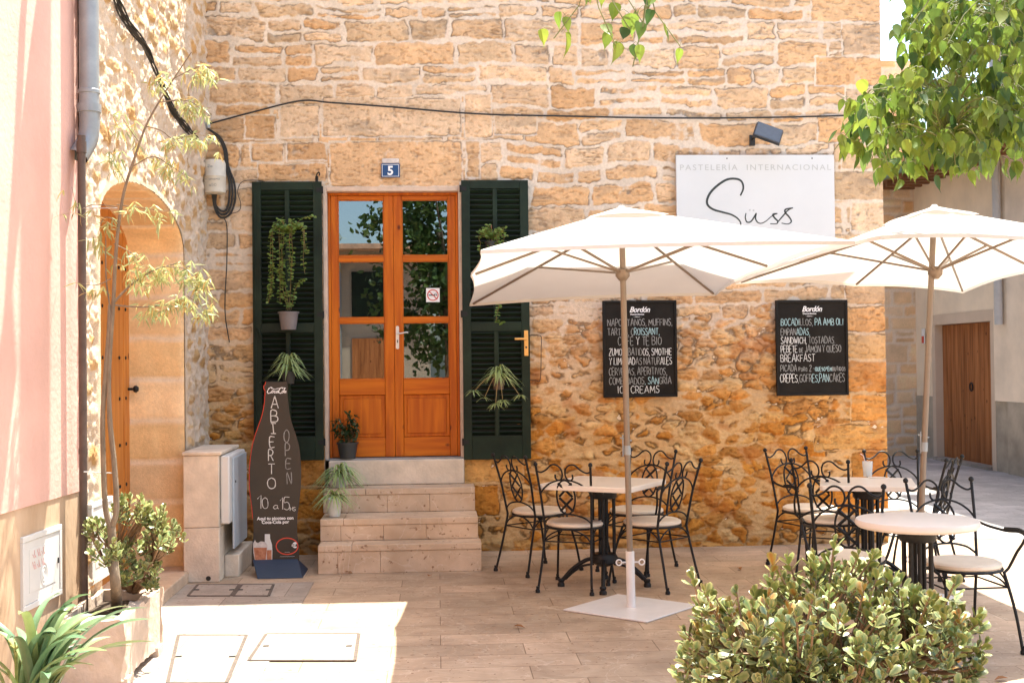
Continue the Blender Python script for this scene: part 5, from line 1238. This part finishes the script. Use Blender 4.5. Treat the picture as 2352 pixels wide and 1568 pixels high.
def blob_tips(n, cen, rad, zmin=-.9, shell=.75):
    out = []
    while len(out) < n:
        p = Vector((rg.uniform(-1, 1), rg.uniform(-1, 1), rg.uniform(zmin, 1)))
        l = p.length
        if l > 1 or (l < shell and rg.random() > .25): continue
        out.append(Vector(cen)+Vector((p.x*rad[0], p.y*rad[1], p.z*rad[2])))
    return out
# foreground bush: tips placed so the outline follows the real plant
cb = D(1905, 1480, 4.15)
tips = []
n_ = 0
lobes = [(D(1870, 1432, 4.2), (.29, .25, .19), 60), (D(2090, 1490, 4.05), (.25, .25, .22), 62), (D(1690, 1480, 4.1), (.19, .22, .20), 44), (D(1790, 1410, 4.35), (.19, .15, .15), 24), (D(1890, 1560, 3.95), (.42, .22, .22), 60), (D(2190, 1560, 4.1), (.15, .2, .18), 30), (D(1940, 1345, 4.2), (.20, .16, .08), 22), (D(2160, 1425, 4.1), (.12, .12, .09), 13), (D(1630, 1440, 4.2), (.11, .1, .12), 13), (D(1760, 1560, 3.85), (.26, .12, .12), 26), (D(2000, 1560, 3.8), (.3, .12, .12), 30), (D(1850, 1480, 3.85), (.3, .08, .16), 26), (D(1625, 1550, 4.0), (.13, .1, .12), 16), (D(1850, 1300, 4.2), (.16, .1, .05), 8), (D(1985, 1285, 4.2), (.06, .06, .03), 4), (D(2060, 1390, 4.15), (.12, .1, .07), 12), (D(2230, 1470, 4.0), (.07, .08, .1), 6)]
for c_, r_, k in lobes: tips += blob_tips(int(k*1.3), c_, r_)
for k in range(26):   # a few longer shoots that break the outline
    q = rg.choice(tips); tips.append(q+Vector((rg.uniform(-.07, .07), rg.uniform(-.06, .02), rg.uniform(.03, .09))))
bb_ = D(1900, 1830, 4.15); bb_.z = .22
fb = jade('jade_bush', 'big jade bush with fleshy green leaves in front of the tables', bb_, tips, .050, nstem=9, trunk=.020)
pl_ = MB(); pl_.lathe([(.0, 0), (.30, 0), (.33, .05), (.36, .22), (.38, .24), (.35, .25), (.33, .215), (.0, .215)], (bb_.x, bb_.y, 0), 40, cap=False); o = pl_.build('planter', M_rock); tag(o, 'round stone planter under the big jade bush', 'planter')
# left trough
tx0, tx1, ty0, ty1, tz = XL+.03, -1.56, G(300, 1410, .36).y-.10, G(364, 1351, .35).y+.02, .35
t_ = thing('stone_trough', 'rough pale stone trough holding the thin tree and jade plant', 'planter', ((tx0+tx1)/2, (ty0+ty1)/2, 0)); iv = Matrix.Translation((-(tx0+tx1)/2, -(ty0+ty1)/2, 0))
def rough_box(x0, x1, y0, y1, z0, z1, amp, res=.02, hole=None):
    bm_ = bmesh.new(); bmesh.ops.create_cube(bm_, size=1); 
    for v in bm_.verts: v.co = Vector((x0+(v.co.x+.5)*(x1-x0), y0+(v.co.y+.5)*(y1-y0), z0+(v.co.z+.5)*(z1-z0)))
    n = max(2, int(max(x1-x0, y1-y0, z1-z0)/res)); bmesh.ops.subdivide_edges(bm_, edges=bm_.edges, cuts=min(n, 40), use_grid_fill=True)
    for v in bm_.verts:
        c = v.co; a = np.array([c.x*9+3, c.y*9, c.z*9]); w_ = float(fbm(np.array([a[0]+a[2]*.7]), np.array([a[1]+a[2]*.5]), 1., 4)[0])-.5; q = Vector((c.x-(x0+x1)/2, c.y-(y0+y1)/2, (c.z-(z0+z1)/2)*1.0)); c += q.normalized()*w_*amp
    mb = MB(); mb.add([v.co.copy() for v in bm_.verts], [tuple(v.index for v in f.verts) for f in bm_.faces]); bm_.free(); return mb
wt = .055
mb = MB()
for a in ((tx0, tx1, ty0, ty0+wt), (tx0, tx1, ty1-wt, ty1), (tx1-wt, tx1, ty0+wt-.01, ty1-wt+.01), (tx0, tx0+.03, ty0+wt-.01, ty1-wt+.01)):
    q = rough_box(*a, .045, tz, .075); merge(mb, q)
merge(mb, rough_box(tx0+.02, tx1-.03, ty0+.03, ty1-.03, .045, .12, .01, .05))
mb.build('trough', M_rock, t_, M=iv)
for yy in (ty0+.10, ty1-.12):
    q = rough_box(tx0+.05, tx1+.015, yy-.06, yy+.06, .0, .055, .012); q.build('foot_block', M_rock, t_, M=iv)
mb = rough_box(tx0+.03, tx1-wt+.005, ty0+wt-.005, ty1-wt+.005, .15, tz-.055, .05, .025); mb.build('soil', M_soil, t_, M=iv)
jb = G(301, 1369, tz-.06)
def pxt(l, dep=None): return [D(a, c_, e_) for a, c_, e_ in l]
tips = []
for (a, c_, ru, rv_, k, dp_) in ((300, 1165, 45, 28, 22, 6.55), (370, 1190, 48, 26, 22, 6.5), (395, 1235, 30, 22, 12, 6.45), (225, 1215, 36, 30, 20, 6.45), (245, 1260, 40, 22, 12, 6.3), (310, 1270, 38, 38, 22, 6.45), (345, 1310, 30, 34, 16, 6.5), (360, 1240, 40, 30, 14, 6.6), (285, 1320, 26, 24, 8, 6.4)):
    for i in range(k):
        r_ = math.sqrt(rg.random()); th = rg.uniform(0, 2*math.pi); tips.append(D(a+ru*r_*math.cos(th), c_+rv_*r_*math.sin(th), dp_+rg.uniform(-.13, .13)))
tips = [p if p.x > XL+.06 else Vector((XL+.06+rg.random()*.05, p.y, p.z)) for p in tips]
jade('jade_plant', 'bushy jade plant in the stone trough, round the foot of the thin tree', jb, tips, .044, nstem=4, trunk=.020, cat='jade plant')

# ---- thin tree
def lance(lf, p, d_, L, W, col): lf.leaf(p, d_, Vector((0, 0, 1))+rv(.5), L, W, [(0, .15), (.2, .8), (.45, 1), (.75, .6), (1, .02)], droop=rg.uniform(.1, .4), cup=.10, col=col)
def thin_tree():
    b0 = G(267, 1390, tz-.06); t_ = thing('thin_tree', 'thin two stemmed tree with narrow yellow green leaves, by the left wall', 'tree', b0); iv = Matrix.Translation(-b0)
    dpt = 6.28; DD = lambda a, c_, e=0: D(a, c_, dpt+e)
    st = MB()
    st.tube(catmull([b0-Vector((0, 0, .05)), DD(266, 1350), DD(260, 1280), DD(256, 1210)], 5), [.030-.009*i/15 for i in range(16)], 10)
    st.tube(catmull([DD(256, 1215), DD(243, 1170), DD(238, 1080), DD(236, 960), DD(243, 850), DD(250, 760), DD(252, 700)], 5), [.016-.006*i/30 for i in range(31)], 8)
    st.tube(catmull([DD(256, 1215), DD(268, 1165), DD(262, 1060), DD(252, 960), DD(250, 860), DD(255, 770), DD(260, 700), DD(265, 600), DD(272, 520), DD(285, 440), DD(310, 360), DD(335, 290), DD(365, 235), DD(400, 180), DD(440, 120)], 5), [.016-.013*i/70 for i in range(71)], 8)
    st.build('trunk', M_bark, t_, M=iv)
    br = MB(); lf = MB(); brs = [
      ([(258, 698), (300, 655), (350, 622), (415, 602)], .007), ([(258, 700), (320, 705), (380, 700), (430, 680)], .005), ([(252, 700), (244, 640), (243, 560), (243, 540)], .005),
      ([(335, 290), (370, 300), (400, 320), (440, 310), (475, 312)], .004), ([(300, 385), (350, 360), (390, 380), (420, 400)], .004), ([(322, 330), (300, 300), (280, 270)], .0035), ([(270, 475), (215, 470), (180, 480), (165, 430)], .003), ([(268, 470), (330, 478), (400, 488)], .003),
      ([(365, 235), (410, 230), (440, 235), (460, 250)], .0035), ([(400, 180), (440, 160), (470, 150), (487, 165)], .003), ([(255, 640), (220, 655), (180, 650)], .003), ([(290, 425), (270, 380), (262, 340)], .003), ([(380, 210), (360, 190), (385, 170)], .003), ([(262, 560), (300, 580), (330, 610)], .003), ([(430, 680), (460, 700), (470, 720)], .0025), ([(380, 612), (430, 620), (465, 660)], .003), ([(275, 510), (240, 500), (225, 540)], .003)]
    curves = []
    for pts, r in brs:
        off = rg.uniform(-.12, .12); P = catmull([DD(a, c_, off*i/len(pts)) for i, (a, c_) in enumerate(pts)], 5); br.tube(P, [r*(1-.6*i/(len(P)-1)) for i in range(len(P))], 5); curves.append(P)
    br.build('branches', M_bark, t_, M=iv)
    dens = [60, 58, 16, 46, 34, 16, 7, 22, 34, 34, 6, 16, 22, 18, 24, 52, 14]
    for P, k in zip(curves, dens):
        for i in range(k):
            t = (.35+.65*rg.random()); q = P[min(len(P)-1, int(t*len(P)))]+rv(.012)
            # short twig then 2-4 leaves fanning and drooping
            tw = q+Vector((rg.uniform(-.05, .05), rg.uniform(-.05, .05), rg.uniform(-.05, .02)))
            for h in range(rg.randint(2, 4)):
                d_ = Vector((rg.uniform(-1, 1), rg.uniform(-.8, .8), rg.uniform(-1.5, .15))).normalized()
                lance(lf, tw, d_, rg.uniform(.035, .080), rg.uniform(.007, .012), jit((.43,.46,.21), .3) if rg.random() < .8 else jit((.52,.36,.14), .2))
    lf.build('leaves', M_leaf, t_, M=iv)
    return t_
thin_tree()
tw = MB(); p_ = XP(193, 478, XL+.07); tw.tube([p_, D(270, 478, 6.28)], .0025, 4); tw.tube([XP(193, 1083, XL+.07), D(262, 1086, 6.27)], .003, 4)
tag(tw.build('tie_wire', M_signgrey), 'thin pale ties holding the thin tree to the brown pipe', 'tie')

# ---- strap leaved plant bottom left
def strap(base, d_, L, W, rise, col, mb, n=14, twist=0):
    P = []; d_ = Vector(d_); d_.z = 0; d_.normalize()
    for i in range(n+1):
        t = i/n; P.append(Vector(base)+d_*(L*(.25*t+.62*t**1.9)*(1.2-rise*.6))+Vector((0, 0, L*rise*(t-.42*t**2.6))))
    vs = []; sd = Vector((-d_.y, d_.x, 0)); 
    for i, p in enumerate(P):
        t = i/n; wf = (.55+.45*min(1, t*3))*(1 if t < .72 else max(.04, math.cos((t-.72)/.28*math.pi/2)**.7)); tn = (P[min(i+1, n)]-P[max(i-1, 0)]).normalized(); nm = tn.cross(sd).normalized()
        if nm.z < 0: nm = -nm
        s2 = (sd*math.cos(twist*t)+nm*math.sin(twist*t))
        vs += [p+s2*W/2*wf+nm*W*.13*wf, p+s2*W/4*wf+nm*W*.02, p-nm*W*.05*wf, p-s2*W/4*wf+nm*W*.02, p-s2*W/2*wf+nm*W*.13*wf]
    mb.add(vs, [(5*i+k, 5*i+k+1, 5*i+k+6, 5*i+k+5) for i in range(n) for k in range(4)], col)
cb_ = D(70, 1660, 4.75); cb_.z = .285
t_ = thing('strap_leaf_plant', 'clump of broad strap shaped green leaves, bottom left corner', 'plant', cb_); iv = Matrix.Translation(-cb_)
mb = MB()
for k in range(46):
    a = rg.uniform(0, 2*math.pi) if k > 22 else rg.uniform(-.9, 1.3); dr_ = Vector((math.cos(a), math.sin(a), 0)); rise = rg.uniform(.65, 1.25)
    strap(cb_+dr_*.03+Vector((rg.uniform(-.06, .06), rg.uniform(-.05, .05), 0)), dr_, rg.uniform(.38, .66), rg.uniform(.034, .050), rise, jit((.15,.225,.10), .4), mb, twist=rg.uniform(-.5, .5))
mb.build('leaves', M_succ, t_, M=iv)
mb = MB(); mb.tube(catmull([cb_+Vector((-.05, 0, 0)), cb_+Vector((-.06, .02, .2)), D(36, 1500, 4.7)], 4), .007, 6)
fl = D(36, 1490, 4.7)
for k in range(9):
    a = k*2*math.pi/9; mb.tube([fl, fl+Vector((math.cos(a)*.025, math.sin(a)*.025, .02+.015*(k % 2)))], .003, 5)
mb.build('flower_stalk', mat('pale_green_stalk', (.30,.30,.10), .6, .3, 30), t_, M=iv)
mb = MB(); mb.lathe([(0, 0), (.17, 0), (.21, .18), (.225, .20), (.205, .21), (.19, .17), (0, .17)], (cb_.x, cb_.y, cb_.z-.21), 32, cap=False); tag(mb.build('plant_pot', mat('terracotta', (.40,.17,.08), .8, .2, 8, .3, 50)), 'terracotta pot of the strap leaved plant, bottom left corner', 'pot')

# ---- spider plants
M_var = mat('variegated_foliage', (1,1,1), .45, .08, 20, trans=.3, attr=True, spec=.4)
def spider(mb, c_, n, L, W, up=.6, back=True):
    for k in range(n):
        a = rg.uniform(0, 2*math.pi); d_ = Vector((math.cos(a), math.sin(a)*.85, 0)); l = L*rg.uniform(.6, 1.1); N = 9; rise = rg.uniform(.2, 1.0)*up; P = []
        if back and d_.y > .15: d_.y = -d_.y*.6; d_.normalize()
        for i in range(N+1):
            t = i/N; P.append(Vector(c_)+d_*(l*(.35*t+.5*t*t)*(1.25-rise*.55))+Vector((0, 0, l*(rise*1.35*t-(.55+.75*rise)*t**2.2))))
        sd = Vector((-d_.y, d_.x, 0)); g_ = jit((.24,.36,.10), .2); wv_ = jit((.66,.70,.38), .12); vs = []; cs = []
        for i, p in enumerate(P):
            t = i/N; wf = W*(1-.92*t**2.2)/2
            for q, cc in ((-1, wv_), (-.35, g_), (.35, g_), (1, wv_)): vs.append(p+sd*wf*q+Vector((0, 0, abs(q)*wf*.35))); cs.append(cc)
        o = len(mb.v); mb.v += [tuple(v) for v in vs]; mb.c += cs; mb.f += [(o+4*i+k_, o+4*i+k_+1, o+4*i+k_+5, o+4*i+k_+4) for i in range(N) for k_ in range(3)]
def pot(mb, c_, r0, r1, h, rim=.006): mb.lathe([(0, 0), (r0, 0), (r1, h-.012), (r1+rim, h-.012), (r1+rim, h), (r1-.004, h), (r1-.006, h-.015), (0, h-.015)], c_, 28, cap=False)
G_SP = 'green and cream striped spider plants'
def spider_plant(label, c_, n, L, W, potspec, M_pot, up=.7, babies=None, back=True):
    t_ = thing('spider_plant', label, 'spider plant', c_, group=G_SP); iv = Matrix.Translation(-Vector(c_)); c_ = Vector(c_)
    r0, r1, h = potspec
    mb = MB(); pot(mb, c_-Vector((0, 0, h)), r0, r1, h); mb.build('pot', M_pot, t_, M=iv)
    mb = MB(); spider(mb, c_, n, L, W, up, back); mb.build('leaves', M_var, t_, M=iv)
    if babies:
        sm, bm2 = MB(), MB()
        for q, k in babies:
            q = Vector(q); sm.tube(catmull([c_, c_.lerp(q, .35)+Vector((0, -.05, .06)), q], 6), .0022, 5); spider(bm2, q, k, L*.42, W*.7, .55, back)
        sm.build('runners', mat('straw_runner', (.42,.30,.13), .6, .2, 20), t_, M=iv); bm2.build('plantlets', M_var, t_, M=iv)
    return t_
yS = -.22
spider_plant('spider plant hanging on the left green shutter, above the bottle board', F(663, 853, yS), 80, .27, .021, (.045, .058, .10), M_potdark, 1.35)
c_ = F(1145, 868, yS)
spider_plant('spider plant with dangling plantlets on the right green shutter', c_, 64, .25, .020, (.04, .052, .095), mat('brown_plastic_pot', (.10,.065,.05), .5, .1, 12), 1.15, babies=[(F(1087, 900, yS-.05), 16), (F(1112, 915, yS-.05), 6), (F(1155, 922, yS-.08), 22), (F(1138, 930, yS-.06), 16), (F(1195, 910, yS-.05), 13)])
# two on the steps
s3 = G(783, 1128, .58); c_ = Vector((s3.x, s3.y+.02, .58+.115))
spider_plant('spider plant in a white enamel pot on the third stone step', F(780, 1098, ys[3]-.10), 76, .33, .024, (.045, .058, .10), M_potwhite, 1.0)
s2_ = G(768, 1186, .387)
spider_plant('spider plant in a white enamel pot on the second stone step', Vector((s2_.x, s2_.y, .387+.145)), 44, .26, .021, (.046, .063, .142), M_potwhite, .9)

# ---- trailing plants
def trailing(label, c_, n, drop, potspec, M_pot, extra=None, up=10, width=.12):
    t_ = thing('trailing_plant', label, 'hanging plant', c_, group='trailing leafy plants hanging on the green shutters'); c_ = Vector(c_); iv = Matrix.Translation(-c_)
    st, lf = MB(), MB()
    def run(P, L=.027, k=1.0):
        st.tube(P, .0018, 4)
        for i in range(1, len(P)):
            for s in (-1, 1):
                if rg.random() < .82*k:
                    d_ = (Vector((s*rg.uniform(.5, 1), rg.uniform(-.9, .1), rg.uniform(-.5, .6)))).normalized()
                    lf.leaf(P[i], d_, Vector((0, -.6, .8))+rv(.3), L*rg.uniform(.8, 1.35), L*rg.uniform(.7, .95), [(0, .2), (.25, .85), (.55, 1), (.85, .65), (1, .05)], droop=.2, cup=.1, col=jit((.20,.29,.06), .28))
    for k in range(n):
        a = rg.uniform(-1.1, 1.1); dx = math.sin(a)*width*rg.uniform(.4, 1); dl = rg.uniform(*drop); P = [c_]; m1 = c_+Vector((dx*.8, -rg.uniform(.01, .08), rg.uniform(.01, .06)))
        ed = c_+Vector((dx*rg.uniform(.6, 1.1), -rg.uniform(.02, .07), -dl)); pts = [c_, m1, m1.lerp(ed, .35)+Vector((rg.uniform(-.012, .012), 0, 0)), m1.lerp(ed, .7)+Vector((rg.uniform(-.012, .012), 0, 0)), ed]
        run(catmull(pts, max(2, int(dl/.022/4)+1)))
    for k in range(up):
        d_ = Vector((rg.uniform(-1, 1), rg.uniform(-.7, .0), rg.uniform(.1, .9))).normalized(); run(catmull([c_, c_+d_*.06, c_+d_*rg.uniform(.10, .15)], 3), k=.9)
    for pts in (extra or []): run(catmull(pts, 7), L=.026)
    if potspec: r0, r1, h, pc = potspec; mb = MB(); pot(mb, pc, r0, r1, h, .008); mb.build('pot', M_pot, t_, M=iv)
    hk = MB(); hk.tube([c_+Vector((0, .06, -.02)), c_+Vector((0, .085, .10)), c_+Vector((0, .13, .13))], .004, 6); hk.tube([c_+Vector((.0, .06, .0)), c_+Vector((.0, .02, -.10))], .002, 4); hk.build('hanger', mat('rusty_red_hanger', (.30,.10,.05), .7, .2, 20), t_, M=iv)
    st.build('stems', mat('green_brown_stem', (.24,.17,.06), .6, .3, 20), t_, M=iv); lf.build('leaves', M_leaf, t_, M=iv)
    return t_
yT = -.20; pc = F(663, 757, yT); zt_ = F(663, 716, yT).z
trailing('tall trailing plant above the grey pot on the left green shutter', F(664, 535, yT), 11, (.10, .62), (.062, .080, zt_-pc.z, pc), M_potgrey, extra=[[F(664, 535, yT), F(690, 505, yT), F(721, 497, yT)], [F(664, 712, yT), F(655, 660, yT), F(640, 625, yT), F(622, 612, yT)], [F(668, 712, yT), F(680, 660, yT), F(700, 640, yT)], [F(664, 712, yT), F(668, 640, yT-.02), F(664, 590, yT)], [F(660, 712, yT), F(648, 650, yT), F(650, 600, yT)]], up=18, width=.25)
trailing('small trailing plant with one long runner on the right green shutter', F(1130, 548, yT), 9, (.05, .16), (.045, .055, .09, F(1130, 580, yT)), M_potdark, extra=[[F(1140, 560, yT), F(1148, 640, yT), F(1146, 700, yT), F(1140, 735, yT), F(1155, 742, yT)]], up=20, width=.20)

# ---- dark potted plant on the door step
pc = Vector((wx(795, ys[3]+.05), ys[3]+.09, DZ0+.012)); t_ = thing('potted_shrub', 'dark green leafy shrub in a black pot on the door step', 'potted plant', pc); iv = Matrix.Translation(-pc)
mb = MB(); pot(mb, pc, .065, .085, .135, .008); mb.build('pot', M_potdark, t_, M=iv)
st, lf = MB(), MB()
for k in range(9):
    e_ = pc+Vector((rg.uniform(-.14, .08), rg.uniform(-.07, .05), rg.uniform(.22, .38))); P = catmull([pc+Vector((0, 0, .12)), pc.lerp(e_, .5)+Vector((rg.uniform(-.05, .05), 0, .05)), e_], 4); st.tube(P, .003, 5)
    for i in range(3, len(P)):
        for h in range(5):
            d_ = (rv(1)+Vector((0, -.2, .1))).normalized(); lf.leaf(P[i], d_, Vector((0, 0, 1))+rv(.3), rg.uniform(.035, .06), rg.uniform(.014, .022), [(0, .2), (.3, .9), (.6, 1), (1, .05)], droop=.3, col=jit((.045,.085,.030), .3))
st.build('stems', M_stem, t_, M=iv); lf.build('leaves', M_leaf, t_, M=iv)

# ---- overhead tree
HEART = [(0, .25), (.06, .75), (.2, 1.0), (.4, .92), (.62, .55), (.76, .22), (.86, .07), (1.0, .01)]
def hang(lf, st, q, L, col, spread=.5):
    out = Vector((rg.uniform(-1, 1), rg.uniform(-1, 1), rg.uniform(-.1, .5))).normalized(); pe = q+out*L*rg.uniform(.3, .7)-Vector((0, 0, L*.15))
    st.tube([q, q.lerp(pe, .5)+Vector((0, 0, L*.12)), pe], .0011, 4)
    d_ = (Vector((rg.uniform(-spread, spread), rg.uniform(-spread, spread), -1))).normalized(); a = rg.uniform(0, 2*math.pi)
    nrm = Vector((math.cos(a), math.sin(a), .3)) if rg.random() < .55 else Vector((rg.uniform(-.4, .4), -1, .3))
    lf.leaf(pe, d_, nrm, L, L*rg.uniform(.46, .70), HEART, droop=rg.uniform(-.3, .35), cup=rg.uniform(.02, .30), col=col)
trunk0 = Vector((4.15, -6.3, 0))
tr = thing('fig_tree', 'overhanging tree with heart shaped leaves at the top right', 'tree', trunk0); iv = Matrix.Translation(-trunk0)
st, lf = MB(), MB(); tk = MB(); fork = Vector((3.9, -6.3, 3.1))
tk.tube(catmull([trunk0, trunk0+Vector((.05, .03, 1)), trunk0+Vector((-.1, 0, 2.1)), fork], 5), [.17-.05*i/15 for i in range(16)], 12)
LIMB = []
for e_ in ((2.4, -6.0, 5.0), (1.6, -5.4, 4.4), (3.2, -4.2, 4.6), (4.4, -4.6, 5.2), (2.2, -7.2, 5.2), (4.8, -7.4, 5.3), (1.2, -6.4, 4.6), (3.6, -3.6, 4.0)):
    P = catmull([fork, fork.lerp(Vector(e_), .45)+Vector((0, 0, .3)), Vector(e_)], 5); tk.tube(P, [.085*(1-.8*i/(len(P)-1)) for i in range(len(P))], 8); LIMB.append(P)
tk.build('trunk', M_bark, tr, M=iv)
BOUGH = []
for pts, r_ in (([(2420, -180, 5.6), (2330, -40, 5.8), (2260, 90, 6.0), (2190, 190, 6.1), (2120, 262, 6.1), (2040, 285, 6.0), (1975, 272, 5.9)], .020), ([(2380, -160, 5.4), (2310, 20, 5.7), (2285, 160, 5.8), (2270, 300, 5.8)], .014),
    ([(2290, -170, 6.4), (2200, -40, 6.4), (2140, 50, 6.3), (2110, 140, 6.3)], .014), ([(2400, -60, 6.6), (2350, 120, 6.5), (2330, 260, 6.4)], .012), ([(2230, 130, 6.0), (2190, 240, 5.8), (2170, 320, 5.7)], .010), ([(2150, 240, 6.1), (2080, 240, 6.3), (2030, 220, 6.4)], .009),
    ([(1480, -260, 5.0), (1440, -110, 5.2), (1395, -30, 5.3), (1350, 5, 5.3)], .009), ([(1540, -240, 5.1), (1500, -90, 5.3), (1488, 20, 5.3)], .006)):
    P = catmull([D(*p) for p in pts], 6); st.tube(P, [r_*(1-.75*i/(len(P)-1)) for i in range(len(P))], 7); BOUGH.append(P)
    s0 = min((p for Q in LIMB for p in Q[3:]), key=lambda p: (p-P[0]).length); st.tube(catmull([s0, s0.lerp(P[0], .5)+Vector((0, 0, .12)), P[0]], 4), r_, 7)
def near_limb(q): return min((p for P in BOUGH for p in P), key=lambda p: (p-q).length)
# hanging sprays in view (photo right): twig tips
LG = [(.15,.23,.035), (.20,.29,.045), (.07,.13,.03), (.24,.32,.05), (.18,.26,.04)]
def spray(q, nl, L, far=False):
    s0 = near_limb(q); 
    st.tube(catmull([s0, s0.lerp(q, .6)+Vector((0, 0, .04)), q], 4), [.005-.003*i/8 for i in range(9)], 5)
    dn = (q-s0).normalized()*.12+Vector((0, 0, -.10)); P = catmull([q, q+dn*.5, q+dn], 4); st.tube(P, .0025, 4)
    for i in range(nl):
        pp = P[rg.randint(0, len(P)-1)]+rv(.012); c = rg.choice(LG); 
        if far: c = (c[0]*.7, c[1]*.75, c[2]*.8)  # rear leaves darkened in colour to suggest the shaded inside of the crown
        hang(lf, st, pp, L*rg.uniform(.7, 1.15), jit(c, .2))
regs = [(2125, 2370, -40, 300, 70), (2100, 2200, -40, 110, 20), (2250, 2370, 200, 325, 26), (1985, 2110, 205, 315, 36), (2110, 2230, 220, 320, 22), (2060, 2130, 170, 270, 12), (2130, 2370, -60, 150, 40), (2150, 2250, 290, 325, 12)]
for (a, c_, e_, g_, k) in regs:
    for i in range(k):
        dp_ = rg.uniform(5.4, 6.7); spray(D(rg.uniform(a, c_), rg.uniform(e_, g_)-15, dp_), rg.randint(7, 10), .086, dp_ > 6.2)
for (a, c_) in ((1960, 262), (1968, 300), (2010, 320), (2030, 345), (2130, 345), (2220, 350), (2290, 352)): spray(D(a, c_-25, 5.9), 6, .095)
for (a, c_) in ((1330, 25), (1375, 30), (1395, -5), (1360, -20), (1430, -10), (1478, 55), (1505, 40), (1490, -15)): spray(D(a, c_-12, 5.3), 4 if a < 1420 else 3, .11 if a < 1420 else .075)
# the crown above the view
for P in LIMB:
    for i in range(250//len(LIMB)*1):
        q = P[rg.randint(4, len(P)-1)]+Vector((rg.gauss(0, .55), rg.gauss(0, .55), abs(rg.gauss(0, .45))+.1))
        if q.z < CAM.z+.32*(q.y-CAM.y)*1.0+.15: continue
        for h in range(9): hang(lf, st, q+rv(.10), rg.uniform(.09, .13), jit(rg.choice(LG), .2))
st.build('twigs', mat('olive_twig', (.16,.17,.05), .6, .3, 20), tr, M=iv); lf.build('leaves', M_leaf, tr, M=iv)

# ---- shade tree behind the viewer, mirrored in the door glass
b0 = Vector((.35, -13.4, 0)); t_ = thing('shade_tree', 'dense dark leaved shade tree behind the viewer, mirrored in the right door glass', 'tree', b0); iv = Matrix.Translation(-b0)
tk = MB(); tk.tube(catmull([b0, b0+Vector((-.1, 0, 1.2)), b0+Vector((-.15, 0, 2.6)), b0+Vector((-.3, 0, 4.2))], 5), [.12-.05*i/15 for i in range(16)], 10)
for e_ in ((-1, .3, 3.6), (.7, -.3, 4.2), (-.4, .6, 5.0), (-.9, -.5, 4.6)): tk.tube(catmull([b0+Vector((-.15, 0, 2.3)), b0+Vector((e_[0]*.5, e_[1]*.5, (e_[2]+2.4)/2)), b0+Vector(e_)], 4), [.05-.004*i for i in range(9)], 6)
tk.build('trunk', M_bark, t_, M=iv)
lf = MB()
for i in range(1300):
    v = rv(1).normalized()*rg.random()**.4; q = b0+Vector((-.45+v.x*1.45, v.y*1.1, 3.7+v.z*2.3)); 
    if fbm(np.array([q.x*1.5+9]), np.array([q.z*1.5+q.y]), 1., 2)[0] < .36: continue
    for h in range(5): lf.leaf(q+rv(.09), rv(1), rv(1), rg.uniform(.10, .16), rg.uniform(.07, .10), [(0, .2), (.3, .9), (.6, 1), (1, .05)], droop=.2, col=jit((.07,.12,.03), .3))
lf.build('crown', M_leaf, t_, M=iv)

# ---- fallen leaves
for i, (a, c_, lab) in enumerate(((985, 1325, 'dry brown leaf in front of the stone steps'), (792, 1314, 'dry leaf at the left foot of the stone steps'), (1180, 1440, 'dry leaf on the shaded paving left of the parasol plate'), (2315, 1560, 'dry brown leaf on the paving at the far right corner'), (1697, 1305, 'dry leaf on the paving right of the square parasol plate'), (2255, 1440, 'dry leaf on the paving under the large armchair'))):
    p = G(a, c_, .006); mb = MB(); an = rg.uniform(0, 6.28); mb.leaf(p+Vector((0, 0, .008)), (math.cos(an), math.sin(an), .15), (0, 0, 1), .07, .035, [(0, .2), (.3, .9), (.6, 1), (1, .05)], droop=.25, cup=.25); tag(mb.build('fallen_leaf', M_dry), lab, 'fallen leaf', 'dry leaves fallen on the paving')
# drop the two chair prototypes that stayed unused (none) and finish
